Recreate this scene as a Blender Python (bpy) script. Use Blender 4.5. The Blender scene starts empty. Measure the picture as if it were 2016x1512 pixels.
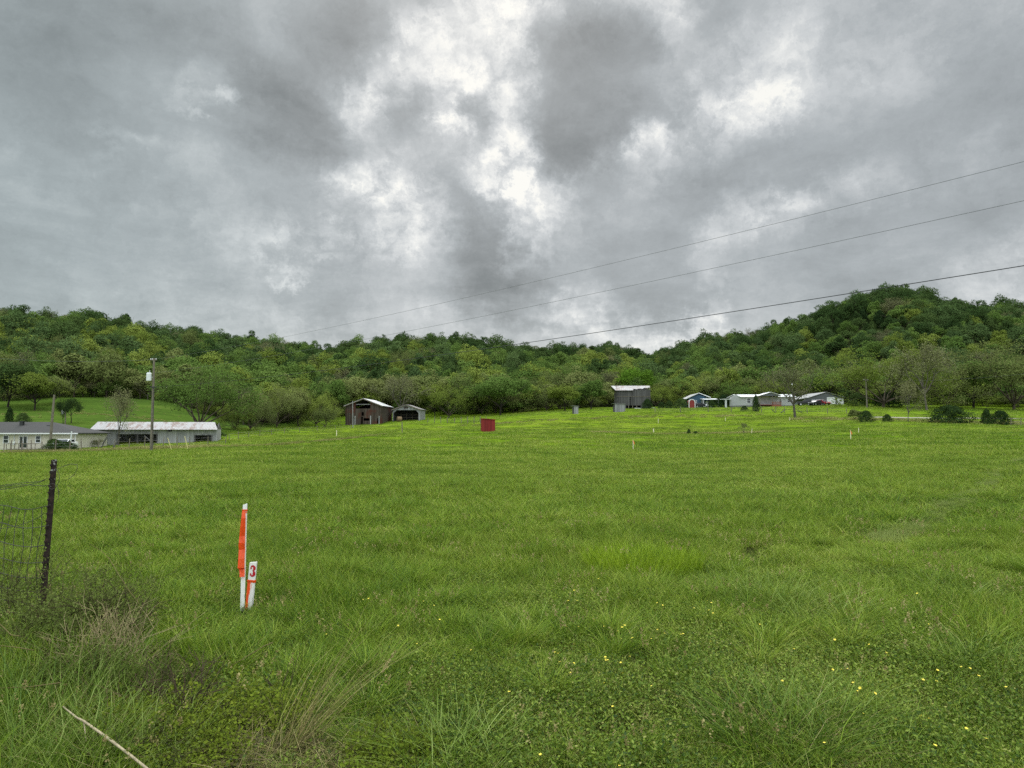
SKY_BACK, SKY_TOP, SUN_E, EXPOSURE, DENOISE = 3.0, 2.8, 1.5, 0.0, False
import bpy, bmesh, math, random
import numpy as np
from mathutils import Vector, Matrix

S = bpy.context.scene
COL = S.collection
R = math.radians
F = 1400.0                      # focal length in pixels of the 2016 px wide photograph
EYE = 1.6
HORIZON = 92.0
TILT = math.atan(HORIZON / F)

# ------------------------------------------------------------------ camera
cam_d = bpy.data.cameras.new('camera')
cam = bpy.data.objects.new('camera', cam_d)
COL.objects.link(cam)
cam_d.sensor_width = 36.0
cam_d.lens = F / 2016.0 * 36.0
cam_d.clip_start = 0.05
cam_d.clip_end = 9000
cam.location = (0, 0, EYE)
cam.rotation_euler = (math.pi / 2 + TILT, 0, 0)
S.camera = cam

def ray(px, py):
    a = (px - 1008) / F
    u = -(py - 756) / F
    y = math.cos(TILT) - u * math.sin(TILT)
    z = math.sin(TILT) + u * math.cos(TILT)
    return a, y, z

def at(px, py, d):
    """world point that lies at depth d on the sight line through a photo position"""
    a, y, z = ray(px, py)
    return Vector((a * d / y, d, EYE + z * d / y))

def X_at(px, d, py=835):
    a, y, z = ray(px, py)
    return a * d / y

# ------------------------------------------------------------------ terrain
_T = np.random.default_rng(1234).random((256, 256))
def vnoise(x, y, seed=0.0):
    x = np.asarray(x, float) + seed * 37.7; y = np.asarray(y, float) + seed * 91.3
    xi = np.floor(x).astype(int); yi = np.floor(y).astype(int); fx = x - xi; fy = y - yi
    fx = fx * fx * (3 - 2 * fx); fy = fy * fy * (3 - 2 * fy)
    a = _T[xi & 255, yi & 255]; b = _T[(xi + 1) & 255, yi & 255]; c = _T[xi & 255, (yi + 1) & 255]; d = _T[(xi + 1) & 255, (yi + 1) & 255]
    return (a * (1 - fx) + b * fx) * (1 - fy) + (c * (1 - fx) + d * fx) * fy
def fnoise(x, y, s, seed=0.0):
    """fractal noise, about -1..1, s = features per metre"""
    v = 0; amp = 1; tot = 0
    for k in range(3):
        v = v + (vnoise(x * s * 2 ** k, y * s * 2 ** k, seed + k * 3.1) - .5) * 2 * amp; tot += amp; amp *= .55
    return v / tot * 1.6
def interp(tab, v):
    xs = [t[0] for t in tab]; ys = [t[1] for t in tab]
    return np.interp(v, xs, ys)

TOE = [(-600, 200), (0, 178), (100, 190), (240, 198), (330, 195), (480, 168), (590, 195), (760, 230), (1010, 222), (1240, 255),
       (1550, 255), (1700, 232), (1850, 205), (2016, 192), (2600, 190)]
RIDGE = [(-600, 420), (0, 400), (200, 410), (350, 430), (600, 450), (900, 430), (1100, 470), (1300, 540), (1400, 500), (1600, 440),
         (1780, 430), (2016, 430), (2600, 450)]
SKY = [(-600, 610), (0, 614), (80, 622), (160, 622), (230, 632), (300, 650), (370, 655), (450, 665), (540, 672), (600, 680),
       (625, 690), (700, 675), (760, 672), (830, 668), (900, 665), (960, 675), (1000, 685), (1100, 685), (1140, 678), (1190, 685),
       (1240, 692), (1290, 698), (1310, 690), (1350, 680), (1400, 665), (1440, 660), (1500, 652), (1550, 632), (1600, 622),
       (1650, 595), (1700, 578), (1780, 568), (1830, 575), (1870, 590), (1920, 595), (1960, 605), (2016, 605), (2600, 600)]
FIELD = [  # where the photo shows the ground: photo position and estimated depth
    (20, 886, 98), (150, 884, 98), (300, 888, 70), (0, 896, 72), (186, 874, 110), (430, 868, 115), (240, 829, 140), (30, 829, 135),
    (67, 808, 165), (240, 786, 193), (330, 795, 190), (480, 848, 150), (590, 838, 188), (620, 876, 85), (700, 836, 190), (800, 828, 198),
    (900, 824, 210), (960, 849, 97), (1010, 815, 213), (1135, 815, 178), (1100, 809, 220), (1240, 804, 230), (1430, 799, 240), (1380, 803, 220),
    (1500, 801, 205), (1620, 797, 212), (1567, 822, 140), (1708, 803, 172), (1825, 808, 165), (1905, 836, 112), (1980, 837, 112),
    (1246, 886, 66), (1674, 866, 70), (1355, 855, 95), (1290, 853, 110), (1428, 830, 140), (1296, 832, 140), (792, 853, 103), (663, 861, 125),
    (1200, 848, 115), (1850, 832, 118), (1700, 832, 120), (1690, 850, 88), (2016, 806, 185), (2016, 842, 105), (1920, 803, 190)]
pts = []
for px, py, d in FIELD:
    p = at(px, py, d); pts.append((p.x, p.y, p.z))
for x, y, z in [(0, 0, 0), (-8, 0, .02), (8, 0, .02), (-20, -20, 0), (20, -20, 0), (-4, 7, 0), (4, 7, 0.02), (0, 18, 0), (-14, 18, -.02), (14, 18, .1),
                (0, 38, -.1), (-25, 38, -.15), (25, 38, .2), (-30, 0, 0), (30, 0, .2), (0, 60, -.1), (-45, 50, -.3), (45, 60, .5)]:
    pts.append((x, y, z))
CP = np.array(pts)
def _phi(r2):
    return np.where(r2 > 0, 0.5 * r2 * np.log(np.maximum(r2, 1e-9)), 0)
_n = len(CP)
_d2 = ((CP[:, None, :2] - CP[None, :, :2]) ** 2).sum(-1)
_A = np.zeros((_n + 3, _n + 3))
_A[:_n, :_n] = _phi(_d2) + np.eye(_n) * 40.0
_A[:_n, _n] = 1; _A[:_n, _n + 1:] = CP[:, :2]
_A[_n, :_n] = 1; _A[_n + 1:, :_n] = CP[:, :2].T
_W = np.linalg.solve(_A, np.concatenate([CP[:, 2], np.zeros(3)]))
def field(x, y):
    r2 = (x[:, None] - CP[None, :, 0]) ** 2 + (y[:, None] - CP[None, :, 1]) ** 2
    return _phi(r2) @ _W[:_n] + _W[_n] + _W[_n + 1] * x + _W[_n + 2] * y
TREE_H = 12.6
def terrain(x, y):
    x = np.atleast_1d(np.asarray(x, float)); y = np.atleast_1d(np.asarray(y, float))
    d = np.maximum(np.maximum(y, np.abs(x) * 0.9), 1e-3)
    px = 1008 + F * x / d
    px = np.where(y < -40, 1008, px)
    T = interp(TOE, px); Rg = interp(RIDGE, px); sk = interp(SKY, px)
    elev = (848 - sk) / F
    zr = EYE + elev * Rg - TREE_H * 0.93
    k = np.minimum(1, T / d)
    fx, fy = x * k, np.clip(y * k, -25, None)
    fx = np.clip(fx, -190, 190)
    z0 = field(fx, fy)
    near = np.clip((d - 4) / 20, 0, 1)
    z0 = z0 * np.clip(near, 0.15, 1)
    t = np.clip((d - T) / (Rg - T), 0, 1)
    e = 0.45 * t + 0.55 * (t * t * (3 - 2 * t))
    z = np.where(d > T, z0 + (zr - z0) * e, z0)
    back = np.clip((d - Rg) / 420, 0, 1)
    z = np.where(d > Rg, zr + (0 - zr) * back * back * (3 - 2 * back), z)
    und = 0.035 * fnoise(x, y, .45, 1.0) + 0.09 * fnoise(x, y, .09, 2.0) * np.clip((d - 10) / 30, 0, 1)
    return z + und * (d < 400)
def gz(x, y):
    return float(terrain(x, y)[0])
def ground_hit(px, py):
    """the place on the ground seen at a photo position (marched along the sight line)"""
    lo = None
    prev = 1.5
    for i in range(1, 900):
        d = 1.5 * 1.008 ** i
        p = at(px, py, d)
        if p.z <= gz(p.x, p.y):
            lo = prev; hi = d
            break
        prev = d
    else:
        return None
    for _ in range(24):
        m = (lo + hi) / 2
        p = at(px, py, m)
        if p.z <= gz(p.x, p.y): hi = m
        else: lo = m
    return Vector((p.x, p.y, gz(p.x, p.y)))
def stand(px, d):
    x = X_at(px, d)
    return Vector((x, d, gz(x, d)))

# ------------------------------------------------------------------ node helpers
def new_mat(name):
    m = bpy.data.materials.new(name); m.use_nodes = True
    nt = m.node_tree
    for n in list(nt.nodes): nt.nodes.remove(n)
    out = nt.nodes.new('ShaderNodeOutputMaterial')
    return m, nt, out
class NB:
    def __init__(s, nt): s.nt = nt
    def n(s, typ, **kw):
        nd = s.nt.nodes.new(typ)
        for k, v in kw.items():
            setattr(nd, k, v)
        return nd
    def link(s, a, b): s.nt.links.new(a, b)
    def val(s, sock, v):
        if isinstance(v, (int, float, tuple, list, Vector)): sock.default_value = v
        else: s.link(v, sock)
    def math(s, op, a, b=None, c=None, clamp=False):
        nd = s.n('ShaderNodeMath', operation=op); nd.use_clamp = clamp
        s.val(nd.inputs[0], a)
        if b is not None: s.val(nd.inputs[1], b)
        if c is not None: s.val(nd.inputs[2], c)
        return nd.outputs[0]
    def vmath(s, op, a, b=None, scale=None):
        nd = s.n('ShaderNodeVectorMath', operation=op)
        s.val(nd.inputs[0], a)
        if b is not None: s.val(nd.inputs[1], b)
        if scale is not None: s.val(nd.inputs[3], scale)
        return nd.outputs['Value'] if op in ('LENGTH', 'DOT_PRODUCT', 'DISTANCE') else nd.outputs[0]
    def noise(s, vec, scale, detail=4, rough=.55, dist=0.0, color=False):
        nd = s.n('ShaderNodeTexNoise')
        if vec is not None: s.link(vec, nd.inputs['Vector'])
        s.val(nd.inputs['Scale'], scale); nd.inputs['Detail'].default_value = detail
        nd.inputs['Roughness'].default_value = rough; nd.inputs['Distortion'].default_value = dist
        return nd.outputs[1] if color else nd.outputs[0]
    def ramp(s, fac, stops, interp='LINEAR'):
        nd = s.n('ShaderNodeValToRGB'); cr = nd.color_ramp; cr.interpolation = interp
        while len(cr.elements) > 1: cr.elements.remove(cr.elements[-1])
        for i, (p, c) in enumerate(stops):
            e = cr.elements[0] if i == 0 else cr.elements.new(p)
            e.position = p
            e.color = (c[0], c[1], c[2], 1) if len(c) == 3 else c
        s.val(nd.inputs[0], fac)
        return nd.outputs[0]
    def mix(s, fac, a, b, mode='MIX'):
        nd = s.n('ShaderNodeMix', data_type='RGBA', blend_type=mode)
        s.val(nd.inputs[0], fac)
        for i, v in ((6, a), (7, b)):
            if isinstance(v, (tuple, list)): nd.inputs[i].default_value = (v[0], v[1], v[2], 1)
            else: s.link(v, nd.inputs[i])
        return nd.outputs[2]
    def maprange(s, v, a, b, c, d, smooth=False):
        nd = s.n('ShaderNodeMapRange'); nd.interpolation_type = 'SMOOTHSTEP' if smooth else 'LINEAR'
        s.val(nd.inputs[0], v)
        for i, q in enumerate((a, b, c, d)): s.val(nd.inputs[1 + i], q)
        return nd.outputs[0]

def principled(nb, out, color, rough=.7, spec=.3, metal=0.0, normal=None):
    p = nb.n('ShaderNodeBsdfPrincipled')
    nb.val(p.inputs['Base Color'], (*color, 1) if isinstance(color, tuple) and len(color) == 3 else color)
    nb.val(p.inputs['Roughness'], rough); p.inputs['Specular IOR Level'].default_value = spec
    p.inputs['Metallic'].default_value = metal
    if normal is not None: nb.link(normal, p.inputs['Normal'])
    nb.link(p.outputs[0], out.inputs[0])
    return p
def bump(nb, h, strength=.4, dist=.02):
    b = nb.n('ShaderNodeBump'); b.inputs['Strength'].default_value = strength; b.inputs['Distance'].default_value = dist
    nb.link(h, b.inputs['Height'])
    return b.outputs[0]

MATS = {}
def m_plain(name, color, rough=.6, var=.12, scale=6.0, spec=.3, metal=0.0, dirt=None):
    """paint / metal / plastic with a little uneven wear"""
    if name in MATS: return MATS[name]
    m, nt, out = new_mat(name); nb = NB(nt)
    tc = nb.n('ShaderNodeTexCoord').outputs['Object']
    f = nb.noise(tc, scale, 5, .6)
    c = tuple(color)
    col = nb.ramp(f, [(.25, tuple(v * (1 - var) for v in c)), (.75, tuple(min(1, v * (1 + var)) for v in c))])
    if dirt is not None:
        f2 = nb.noise(tc, scale * .37, 6, .7)
        col = nb.mix(nb.maprange(f2, .52, .72, 0, .8), col, dirt)
    principled(nb, out, col, rough, spec, metal)
    MATS[name] = m
    return m
def m_boards(name, stops, width=.22, rough=.9, streak=.5, patch=None, bumpy=.5):
    """upright weathered boards: each board its own tone, streaks along the grain, dark joints"""
    m, nt, out = new_mat(name); nb = NB(nt)
    tc = nb.n('ShaderNodeTexCoord').outputs['Object']
    sep = nb.n('ShaderNodeSeparateXYZ'); nb.link(tc, sep.inputs[0])
    xy = nb.math('ADD', sep.outputs[0], sep.outputs[1])
    bx = nb.math('DIVIDE', xy, width)
    fl = nb.math('FLOOR', bx)
    wn = nb.n('ShaderNodeTexWhiteNoise', noise_dimensions='1D'); nb.link(fl, wn.inputs['W'])
    mp = nb.n('ShaderNodeMapping'); mp.inputs['Scale'].default_value = (9, 9, .55); nb.link(tc, mp.inputs[0])
    st = nb.noise(mp.outputs[0], 1.0, 5, .65)
    big = nb.noise(tc, .45, 3, .5)
    v = nb.math('ADD', nb.math('MULTIPLY', wn.outputs[0], .35), nb.math('MULTIPLY', st, streak))
    v = nb.math('ADD', v, nb.math('MULTIPLY', big, .35))
    col = nb.ramp(nb.math('MULTIPLY', v, .9), stops)
    if patch is not None:
        pf = nb.noise(tc, .33, 4, .6)
        col = nb.mix(nb.maprange(pf, .47, .60, 0, .85, True), col, nb.mix(st, patch, tuple(q * .45 for q in patch)))
    fr = nb.math('FRACT', bx)
    joint = nb.math('LESS_THAN', fr, .07)
    col = nb.mix(nb.math('MULTIPLY', joint, .75), col, (.015, .013, .012))
    principled(nb, out, col, rough, .2, 0, bump(nb, st, bumpy, .03))
    MATS[name] = m
    return m
def m_roofmetal(name, base, rust=(.13, .075, .05), amount=.55, rough=.55, sheet=.7):
    m, nt, out = new_mat(name); nb = NB(nt)
    tc = nb.n('ShaderNodeTexCoord').outputs['Object']
    sep = nb.n('ShaderNodeSeparateXYZ'); nb.link(tc, sep.inputs[0])
    fl = nb.math('FLOOR', nb.math('DIVIDE', sep.outputs[0], sheet))
    wn = nb.n('ShaderNodeTexWhiteNoise', noise_dimensions='1D'); nb.link(fl, wn.inputs['W'])
    mp = nb.n('ShaderNodeMapping'); mp.inputs['Scale'].default_value = (3.2, .5, .5); nb.link(tc, mp.inputs[0])
    st = nb.noise(mp.outputs[0], 1.0, 6, .7)
    big = nb.noise(tc, .6, 4, .6)
    v = nb.math('ADD', nb.math('MULTIPLY', st, .6), nb.math('MULTIPLY', big, .4))
    v = nb.math('ADD', v, nb.math('MULTIPLY', nb.math('SUBTRACT', wn.outputs[0], .5), .12))
    fac = nb.maprange(v, amount, amount + .12, 0, .85)
    basec = nb.mix(wn.outputs[0], tuple(q * .88 for q in base), base)
    col = nb.mix(fac, basec, rust)
    wv = nb.math('SINE', nb.math('MULTIPLY', sep.outputs[0], 2 * math.pi / .22))
    principled(nb, out, col, rough, .4, .0, bump(nb, wv, .35, .03))
    MATS[name] = m
    return m
def m_leaf(name, dark, mid, light, trans=.3, scale=.5, rnd=.55):
    """foliage: hue and tone change from leaf clump to leaf clump and from plant to plant"""
    m, nt, out = new_mat(name); nb = NB(nt)
    tc = nb.n('ShaderNodeTexCoord').outputs['Object']
    oi = nb.n('ShaderNodeObjectInfo')
    f = nb.noise(tc, scale, 3, .6)
    f2 = nb.noise(tc, scale * 5, 2, .5)
    v = nb.math('ADD', nb.math('MULTIPLY', f, .6), nb.math('MULTIPLY', f2, .4))
    v = nb.math('ADD', v, nb.math('MULTIPLY', nb.math('SUBTRACT', oi.outputs['Random'], .5), rnd))
    col = nb.ramp(v, [(.22, dark), (.5, mid), (.80, light)])
    d = nb.n('ShaderNodeBsdfDiffuse'); nb.link(col, d.inputs[0])
    t = nb.n('ShaderNodeBsdfTranslucent'); nb.link(nb.mix(.5, col, light), t.inputs[0])
    mx = nb.n('ShaderNodeMixShader'); mx.inputs[0].default_value = trans
    nb.link(d.outputs[0], mx.inputs[1]); nb.link(t.outputs[0], mx.inputs[2])
    nb.link(mx.outputs[0], out.inputs[0])
    MATS[name] = m
    return m

# ------------------------------------------------------------------ object helpers
def tag(o, label=None, cat=None, group=None, kind=None):
    if label: o['label'] = label
    if cat: o['category'] = cat
    if group: o['group'] = group
    if kind: o['kind'] = kind
    return o
def thing(name, label, cat, loc=(0, 0, 0), rz=0.0, group=None):
    o = bpy.data.objects.new(name, None); COL.objects.link(o)
    o.empty_display_size = .3
    o.location = loc; o.rotation_euler = (0, 0, rz)
    return tag(o, label, cat, group)
def link(name, me, parent=None, loc=None, rz=0.0):
    o = bpy.data.objects.new(name, me); COL.objects.link(o)
    if parent is not None: o.parent = parent
    if loc is not None: o.location = loc
    if rz: o.rotation_euler = (0, 0, rz)
    return o
def mesh_np(name, V, Fc, mats, smooth=False, midx=None):
    me = bpy.data.meshes.new(name)
    V = np.asarray(V, np.float32)
    tone = V[:, 3].copy() if V.ndim == 2 and V.shape[1] == 4 else None
    if tone is not None: V = np.ascontiguousarray(V[:, :3])
    if isinstance(Fc, np.ndarray):
        k = Fc.shape[1]
        me.vertices.add(len(V)); me.vertices.foreach_set('co', V.ravel())
        me.loops.add(Fc.size); me.loops.foreach_set('vertex_index', Fc.ravel().astype(np.int32))
        me.polygons.add(len(Fc)); me.polygons.foreach_set('loop_start', np.arange(0, Fc.size, k, dtype=np.int32))
        me.update(calc_edges=True)
    else:
        me.from_pydata([tuple(map(float, v)) for v in V], [], Fc); me.update()
    if tone is not None:
        ta = me.attributes.new('tone', 'FLOAT', 'POINT'); ta.data.foreach_set('value', tone)
    for m in (mats if isinstance(mats, (list, tuple)) else [mats]): me.materials.append(m)
    if midx is not None: me.polygons.foreach_set('material_index', np.asarray(midx, np.int32))
    if smooth: me.polygons.foreach_set('use_smooth', np.ones(len(me.polygons), bool))
    return me
class MB:
    """collects shapes that become ONE mesh object"""
    def __init__(s): s.v = []; s.f = []
    def add(s, vs, fs):
        b = len(s.v); s.v += [tuple(v) for v in vs]; s.f += [tuple(i + b for i in f) for f in fs]
        return s
    def box(s, x0, x1, y0, y1, z0, z1):
        return s.add([(x0, y0, z0), (x1, y0, z0), (x1, y1, z0), (x0, y1, z0), (x0, y0, z1), (x1, y0, z1), (x1, y1, z1), (x0, y1, z1)],
                     [(0, 3, 2, 1), (4, 5, 6, 7), (0, 1, 5, 4), (1, 2, 6, 5), (2, 3, 7, 6), (3, 0, 4, 7)])
    def slab(s, a, b, c, d, th):
        """a sheet of thickness th over the four corners a..d (thickness goes down)"""
        a, b, c, d = map(Vector, (a, b, c, d))
        n = (b - a).cross(d - a).normalized() * th
        vs = [a, b, c, d, a - n, b - n, c - n, d - n]
        return s.add(vs, [(0, 1, 2, 3), (7, 6, 5, 4), (0, 4, 5, 1), (1, 5, 6, 2), (2, 6, 7, 3), (3, 7, 4, 0)])
    def prism(s, poly, y0, y1):
        """outline in x,z pushed from y0 to y1"""
        n = len(poly)
        vs = [(x, y0, z) for x, z in poly] + [(x, y1, z) for x, z in poly]
        fs = [tuple(range(n)), tuple(range(2 * n - 1, n - 1, -1))]
        fs += [(i, n + i, n + (i + 1) % n, (i + 1) % n) for i in range(n)]
        return s.add(vs, fs)
    def tube(s, path, rad, n=8, cap=True):
        path = [Vector(p) for p in path]
        rads = rad if isinstance(rad, (list, tuple)) else [rad] * len(path)
        b = len(s.v)
        ref = None
        for i, p in enumerate(path):
            t = (path[min(i + 1, len(path) - 1)] - path[max(i - 1, 0)])
            if t.length < 1e-9: t = Vector((0, 0, 1))
            t.normalize()
            if ref is None: ref = Vector((1, 0, 0)) if abs(t.x) < .8 else Vector((0, 1, 0))
            u = (ref - t * ref.dot(t)).normalized(); w = t.cross(u); ref = u
            for k in range(n):
                a = 2 * math.pi * k / n
                s.v.append(tuple(p + (u * math.cos(a) + w * math.sin(a)) * rads[i]))
        for i in range(len(path) - 1):
            for k in range(n):
                s.f.append((b + i * n + k, b + i * n + (k + 1) % n, b + (i + 1) * n + (k + 1) % n, b + (i + 1) * n + k))
        if cap:
            s.f.append(tuple(b + k for k in reversed(range(n))))
            e = b + (len(path) - 1) * n
            s.f.append(tuple(e + k for k in range(n)))
        return s
    def build(s, name, mat, parent=None, loc=None, rz=0.0, bevel=0.0, smooth=False):
        me = mesh_np(name, s.v, s.f, mat)
        bm = bmesh.new(); bm.from_mesh(me)
        bmesh.ops.recalc_face_normals(bm, faces=bm.faces)
        bm.to_mesh(me); bm.free()
        if smooth: me.polygons.foreach_set('use_smooth', np.ones(len(me.polygons), bool))
        o = link(name, me, parent, loc, rz)
        if bevel > 0:
            mod = o.modifiers.new('bevel', 'BEVEL'); mod.width = bevel; mod.segments = 2; mod.limit_method = 'ANGLE'
        return o
def wall_with_holes(mb, x0, x1, z0, z1, y, th, holes):
    """a wall in the x-z plane at depth y, thickness th, left open where holes (x0,x1,z0,z1) are: built of blocks, no overlaps"""
    xs = sorted({x0, x1, *[h[0] for h in holes], *[h[1] for h in holes]})
    xs = [x for x in xs if x0 <= x <= x1]
    for a, b in zip(xs, xs[1:]):
        mid = (a + b) / 2
        hs = sorted([(max(z0, h[2]), min(z1, h[3])) for h in holes if h[0] <= mid <= h[1]])
        cur = z0
        for h0, h1 in hs:
            if h0 > cur + 1e-4: mb.box(a, b, y, y + th, cur, h0)
            cur = max(cur, h1)
        if cur < z1 - 1e-4: mb.box(a, b, y, y + th, cur, z1)
    return mb
def copy_tree(o, parent=None):
    c = o.copy(); COL.objects.link(c); c.parent = parent
    for ch in list(o.children): copy_tree(ch, c)
    return c
def instancer(name, P, rot, scl, idx, protos, kind='stuff', label=None, cat=None):
    """ONE object of kind stuff: points that carry copies of the given meshes"""
    me = bpy.data.meshes.new(name)
    P = np.asarray(P, np.float32)
    me.vertices.add(len(P)); me.vertices.foreach_set('co', P.ravel())
    for nm, typ, arr in (('rot', 'FLOAT_VECTOR', rot), ('scl', 'FLOAT_VECTOR', scl), ('idx', 'INT', idx)):
        at_ = me.attributes.new(nm, typ, 'POINT')
        if typ == 'INT': at_.data.foreach_set('value', np.asarray(arr, np.int32))
        else: at_.data.foreach_set('vector', np.asarray(arr, np.float32).ravel())
    me.update()
    c = bpy.data.collections.new(name + '_kinds')
    for i, pm in enumerate(protos):
        o = bpy.data.objects.new('kind_%02d' % i + '_' + name, pm); c.objects.link(o)
    ng = bpy.data.node_groups.new(name + '_scatter', 'GeometryNodeTree')
    ng.interface.new_socket('Geometry', in_out='INPUT', socket_type='NodeSocketGeometry')
    ng.interface.new_socket('Geometry', in_out='OUTPUT', socket_type='NodeSocketGeometry')
    nd = ng.nodes; lk = ng.links
    gi = nd.new('NodeGroupInput'); go = nd.new('NodeGroupOutput')
    ci = nd.new('GeometryNodeCollectionInfo'); ci.inputs[0].default_value = c
    ci.inputs[1].default_value = True; ci.inputs[2].default_value = True
    def attr(nm, typ):
        n = nd.new('GeometryNodeInputNamedAttribute'); n.data_type = typ; n.inputs[0].default_value = nm
        return n.outputs[0]
    ip = nd.new('GeometryNodeInstanceOnPoints')
    ip.inputs['Pick Instance'].default_value = True
    e2r = nd.new('FunctionNodeEulerToRotation')
    lk.new(attr('rot', 'FLOAT_VECTOR'), e2r.inputs[0])
    lk.new(gi.outputs[0], ip.inputs['Points']); lk.new(ci.outputs[0], ip.inputs['Instance'])
    lk.new(attr('idx', 'INT'), ip.inputs['Instance Index']); lk.new(e2r.outputs[0], ip.inputs['Rotation'])
    lk.new(attr('scl', 'FLOAT_VECTOR'), ip.inputs['Scale']); lk.new(ip.outputs[0], go.inputs[0])
    o = link(name, me)
    md = o.modifiers.new('scatter', 'NODES'); md.node_group = ng
    return tag(o, label, cat, None, kind)
# ------------------------------------------------------------------ sky and light
SUN_EL, SUN_AZ = R(38), R(-4)          # the sun stands behind the bright cloud ahead of the camera
W = bpy.data.worlds.new('World'); S.world = W; W.use_nodes = True
nt = W.node_tree
for n in list(nt.nodes): nt.nodes.remove(n)
nb = NB(nt)
out = nb.n('ShaderNodeOutputWorld'); bg = nb.n('ShaderNodeBackground'); bg.inputs['Strength'].default_value = 0.1
nb.link(bg.outputs[0], out.inputs[0])
skyt = nb.n('ShaderNodeTexSky', sky_type='NISHITA'); skyt.sun_disc = False
skyt.sun_elevation = SUN_EL; skyt.sun_rotation = SUN_AZ
dirv = nb.n('ShaderNodeTexCoord').outputs['Generated']
sp = nb.n('ShaderNodeSeparateXYZ'); nb.link(dirv, sp.inputs[0])
dx, dy, dz = sp.outputs
ysafe = nb.math('MAXIMUM', dy, .25)
q = nb.n('ShaderNodeCombineXYZ')
nb.link(nb.math('DIVIDE', dx, ysafe), q.inputs[0]); nb.link(nb.math('DIVIDE', dz, ysafe), q.inputs[1])
# cloud-base plane seen in perspective, for streaks that run towards the horizon
zs = nb.math('ADD', nb.math('MAXIMUM', dz, 0.0), .16)
pl = nb.n('ShaderNodeCombineXYZ')
nb.link(nb.math('DIVIDE', dx, zs), pl.inputs[0]); nb.link(nb.math('DIVIDE', dy, zs), pl.inputs[1])
P2 = pl.outputs[0]
w1 = nb.vmath('SUBTRACT', nb.noise(dirv, 3.2, 3, .55, color=True), (.5, .5, .5))
w2 = nb.vmath('SUBTRACT', nb.noise(P2, 3.0, 5, .6, color=True), (.5, .5, .5))
w3 = nb.vmath('SUBTRACT', nb.noise(dirv, 12.0, 7, .72, color=True), (.5, .5, .5))
qw = nb.vmath('ADD', q.outputs[0], nb.vmath('SCALE', w1, scale=.13))
qw = nb.vmath('ADD', qw, nb.vmath('SCALE', w2, scale=.07))
qw = nb.vmath('ADD', qw, nb.vmath('SCALE', w3, scale=.125))
BLOBS = [  # photo position of each brighter or darker stretch of cloud, its half sizes, turn, and weight
    # the dark masses
    (1120, 190, 95, 200, 6, -0.19), (1225, 160, 120, 120, -20, -0.17), (1185, 270, 130, 90, -30, -0.17), (1160, 370, 80, 110, 10, -0.16), (1290, 110, 60, 60, 0, -0.12), (1090, 260, 45, 110, 0, -0.1), (1150, 330, 120, 130, 0, -0.16), (1090, 90, 110, 130, 0, -0.1), (1230, 130, 130, 120, 0, -0.1),
    (690, 60, 130, 150, 20, -0.34), (600, 230, 210, 110, 42, -0.27), (480, 150, 240, 120, 50, -0.12), (520, 290, 260, 90, 40, -0.12), (810, 215, 80, 100, 0, -0.26), (962, 235, 85, 90, 0, -0.3),
    (930, 420, 90, 150, 0, -0.2), (945, 520, 130, 120, 0, -0.24), (860, 340, 60, 130, 15, -0.14), (1010, 600, 160, 90, 0, -0.22), (1230, 590, 260, 90, -8, -0.16),
    (1320, 440, 330, 100, -32, -0.12), (1640, 300, 460, 130, -28, -0.1), (1800, 480, 420, 150, -10, -0.1), (1960, 150, 240, 200, 0, -0.05),
    (80, 60, 520, 280, 0, -0.2), (60, 420, 300, 200, 0, -0.08), (250, 330, 220, 70, 25, -0.05), (300, 480, 260, 80, 30, -0.05), (330, 20, 260, 120, 0, -0.09), (150, 560, 330, 90, 0, -0.03),
    (1850, 40, 260, 110, 0, -0.03), (720, 580, 240, 70, 0, -0.05), (1400, 40, 60, 120, 20, -0.14), (1430, 120, 60, 90, 0, -0.06),
    # the openings
    (912, 180, 63, 92, 0, 0.354), (905, 225, 32, 69, 0, 0.168), (730, 180, 126, 115, -20, 0.23), (855, 70, 80, 150, 15, 0.221), (990, 130, 103, 207, 0, 0.144), (1010, 30, 138, 103, 0, 0.17),
    (950, 310, 98, 92, -20, 0.309), (700, 360, 115, 69, 0, 0.185), (760, 390, 138, 69, 15, 0.292), (640, 470, 172, 41, 5, 0.194), (790, 460, 138, 63, 0, 0.185), (600, 533, 69, 15, 0, 0.199), (570, 495, 69, 25, 20, 0.146),
    (1030, 395, 138, 86, 0, 0.375), (1015, 480, 52, 80, 0, 0.199), (1020, 300, 69, 218, 0, 0.171), (1310, 40, 46, 126, -5, 0.176), (1440, 160, 172, 138, -25, 0.162), (1540, 110, 69, 218, 8, 0.13), (1420, 240, 138, 69, -20, 0.126),
    (1250, 310, 161, 46, -35, 0.221), (1360, 290, 184, 103, -20, 0.17), (1510, 225, 103, 57, -20, 0.137), (1480, 440, 172, 57, -15, 0.158), (1660, 395, 138, 69, -30, 0.145), (1560, 420, 138, 34, -20, 0.102),
    (1150, 620, 126, 80, 0, 0.194), (1070, 655, 184, 57, 0, 0.173), (1290, 660, 230, 57, -10, 0.203), (1400, 570, 40, 126, 0, 0.163), (870, 600, 80, 46, 0, 0.0877), (1350, 640, 115, 30, -25, 0.144),
    (395, 187, 80, 23, 5, 0.243), (390, 150, 92, 57, 0, 0.102), (250, 275, 138, 30, 15, 0.0877), (210, 350, 115, 46, -30, 0.0585), (1990, 570, 150, 126, 0, 0.145), (1150, 20, 276, 69, 0, 0.145), (1700, 110, 253, 161, -30, 0.0654),
    (470, 460, 207, 57, 20, 0.0439), (700, 640, 368, 69, 0, 0.0516), (450, 640, 345, 69, 0, 0.037), (880, 130, 379, 299, 0, 0.0731), (950, 360, 483, 253, 0, 0.0877),
]
acc = None; neg = None
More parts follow.
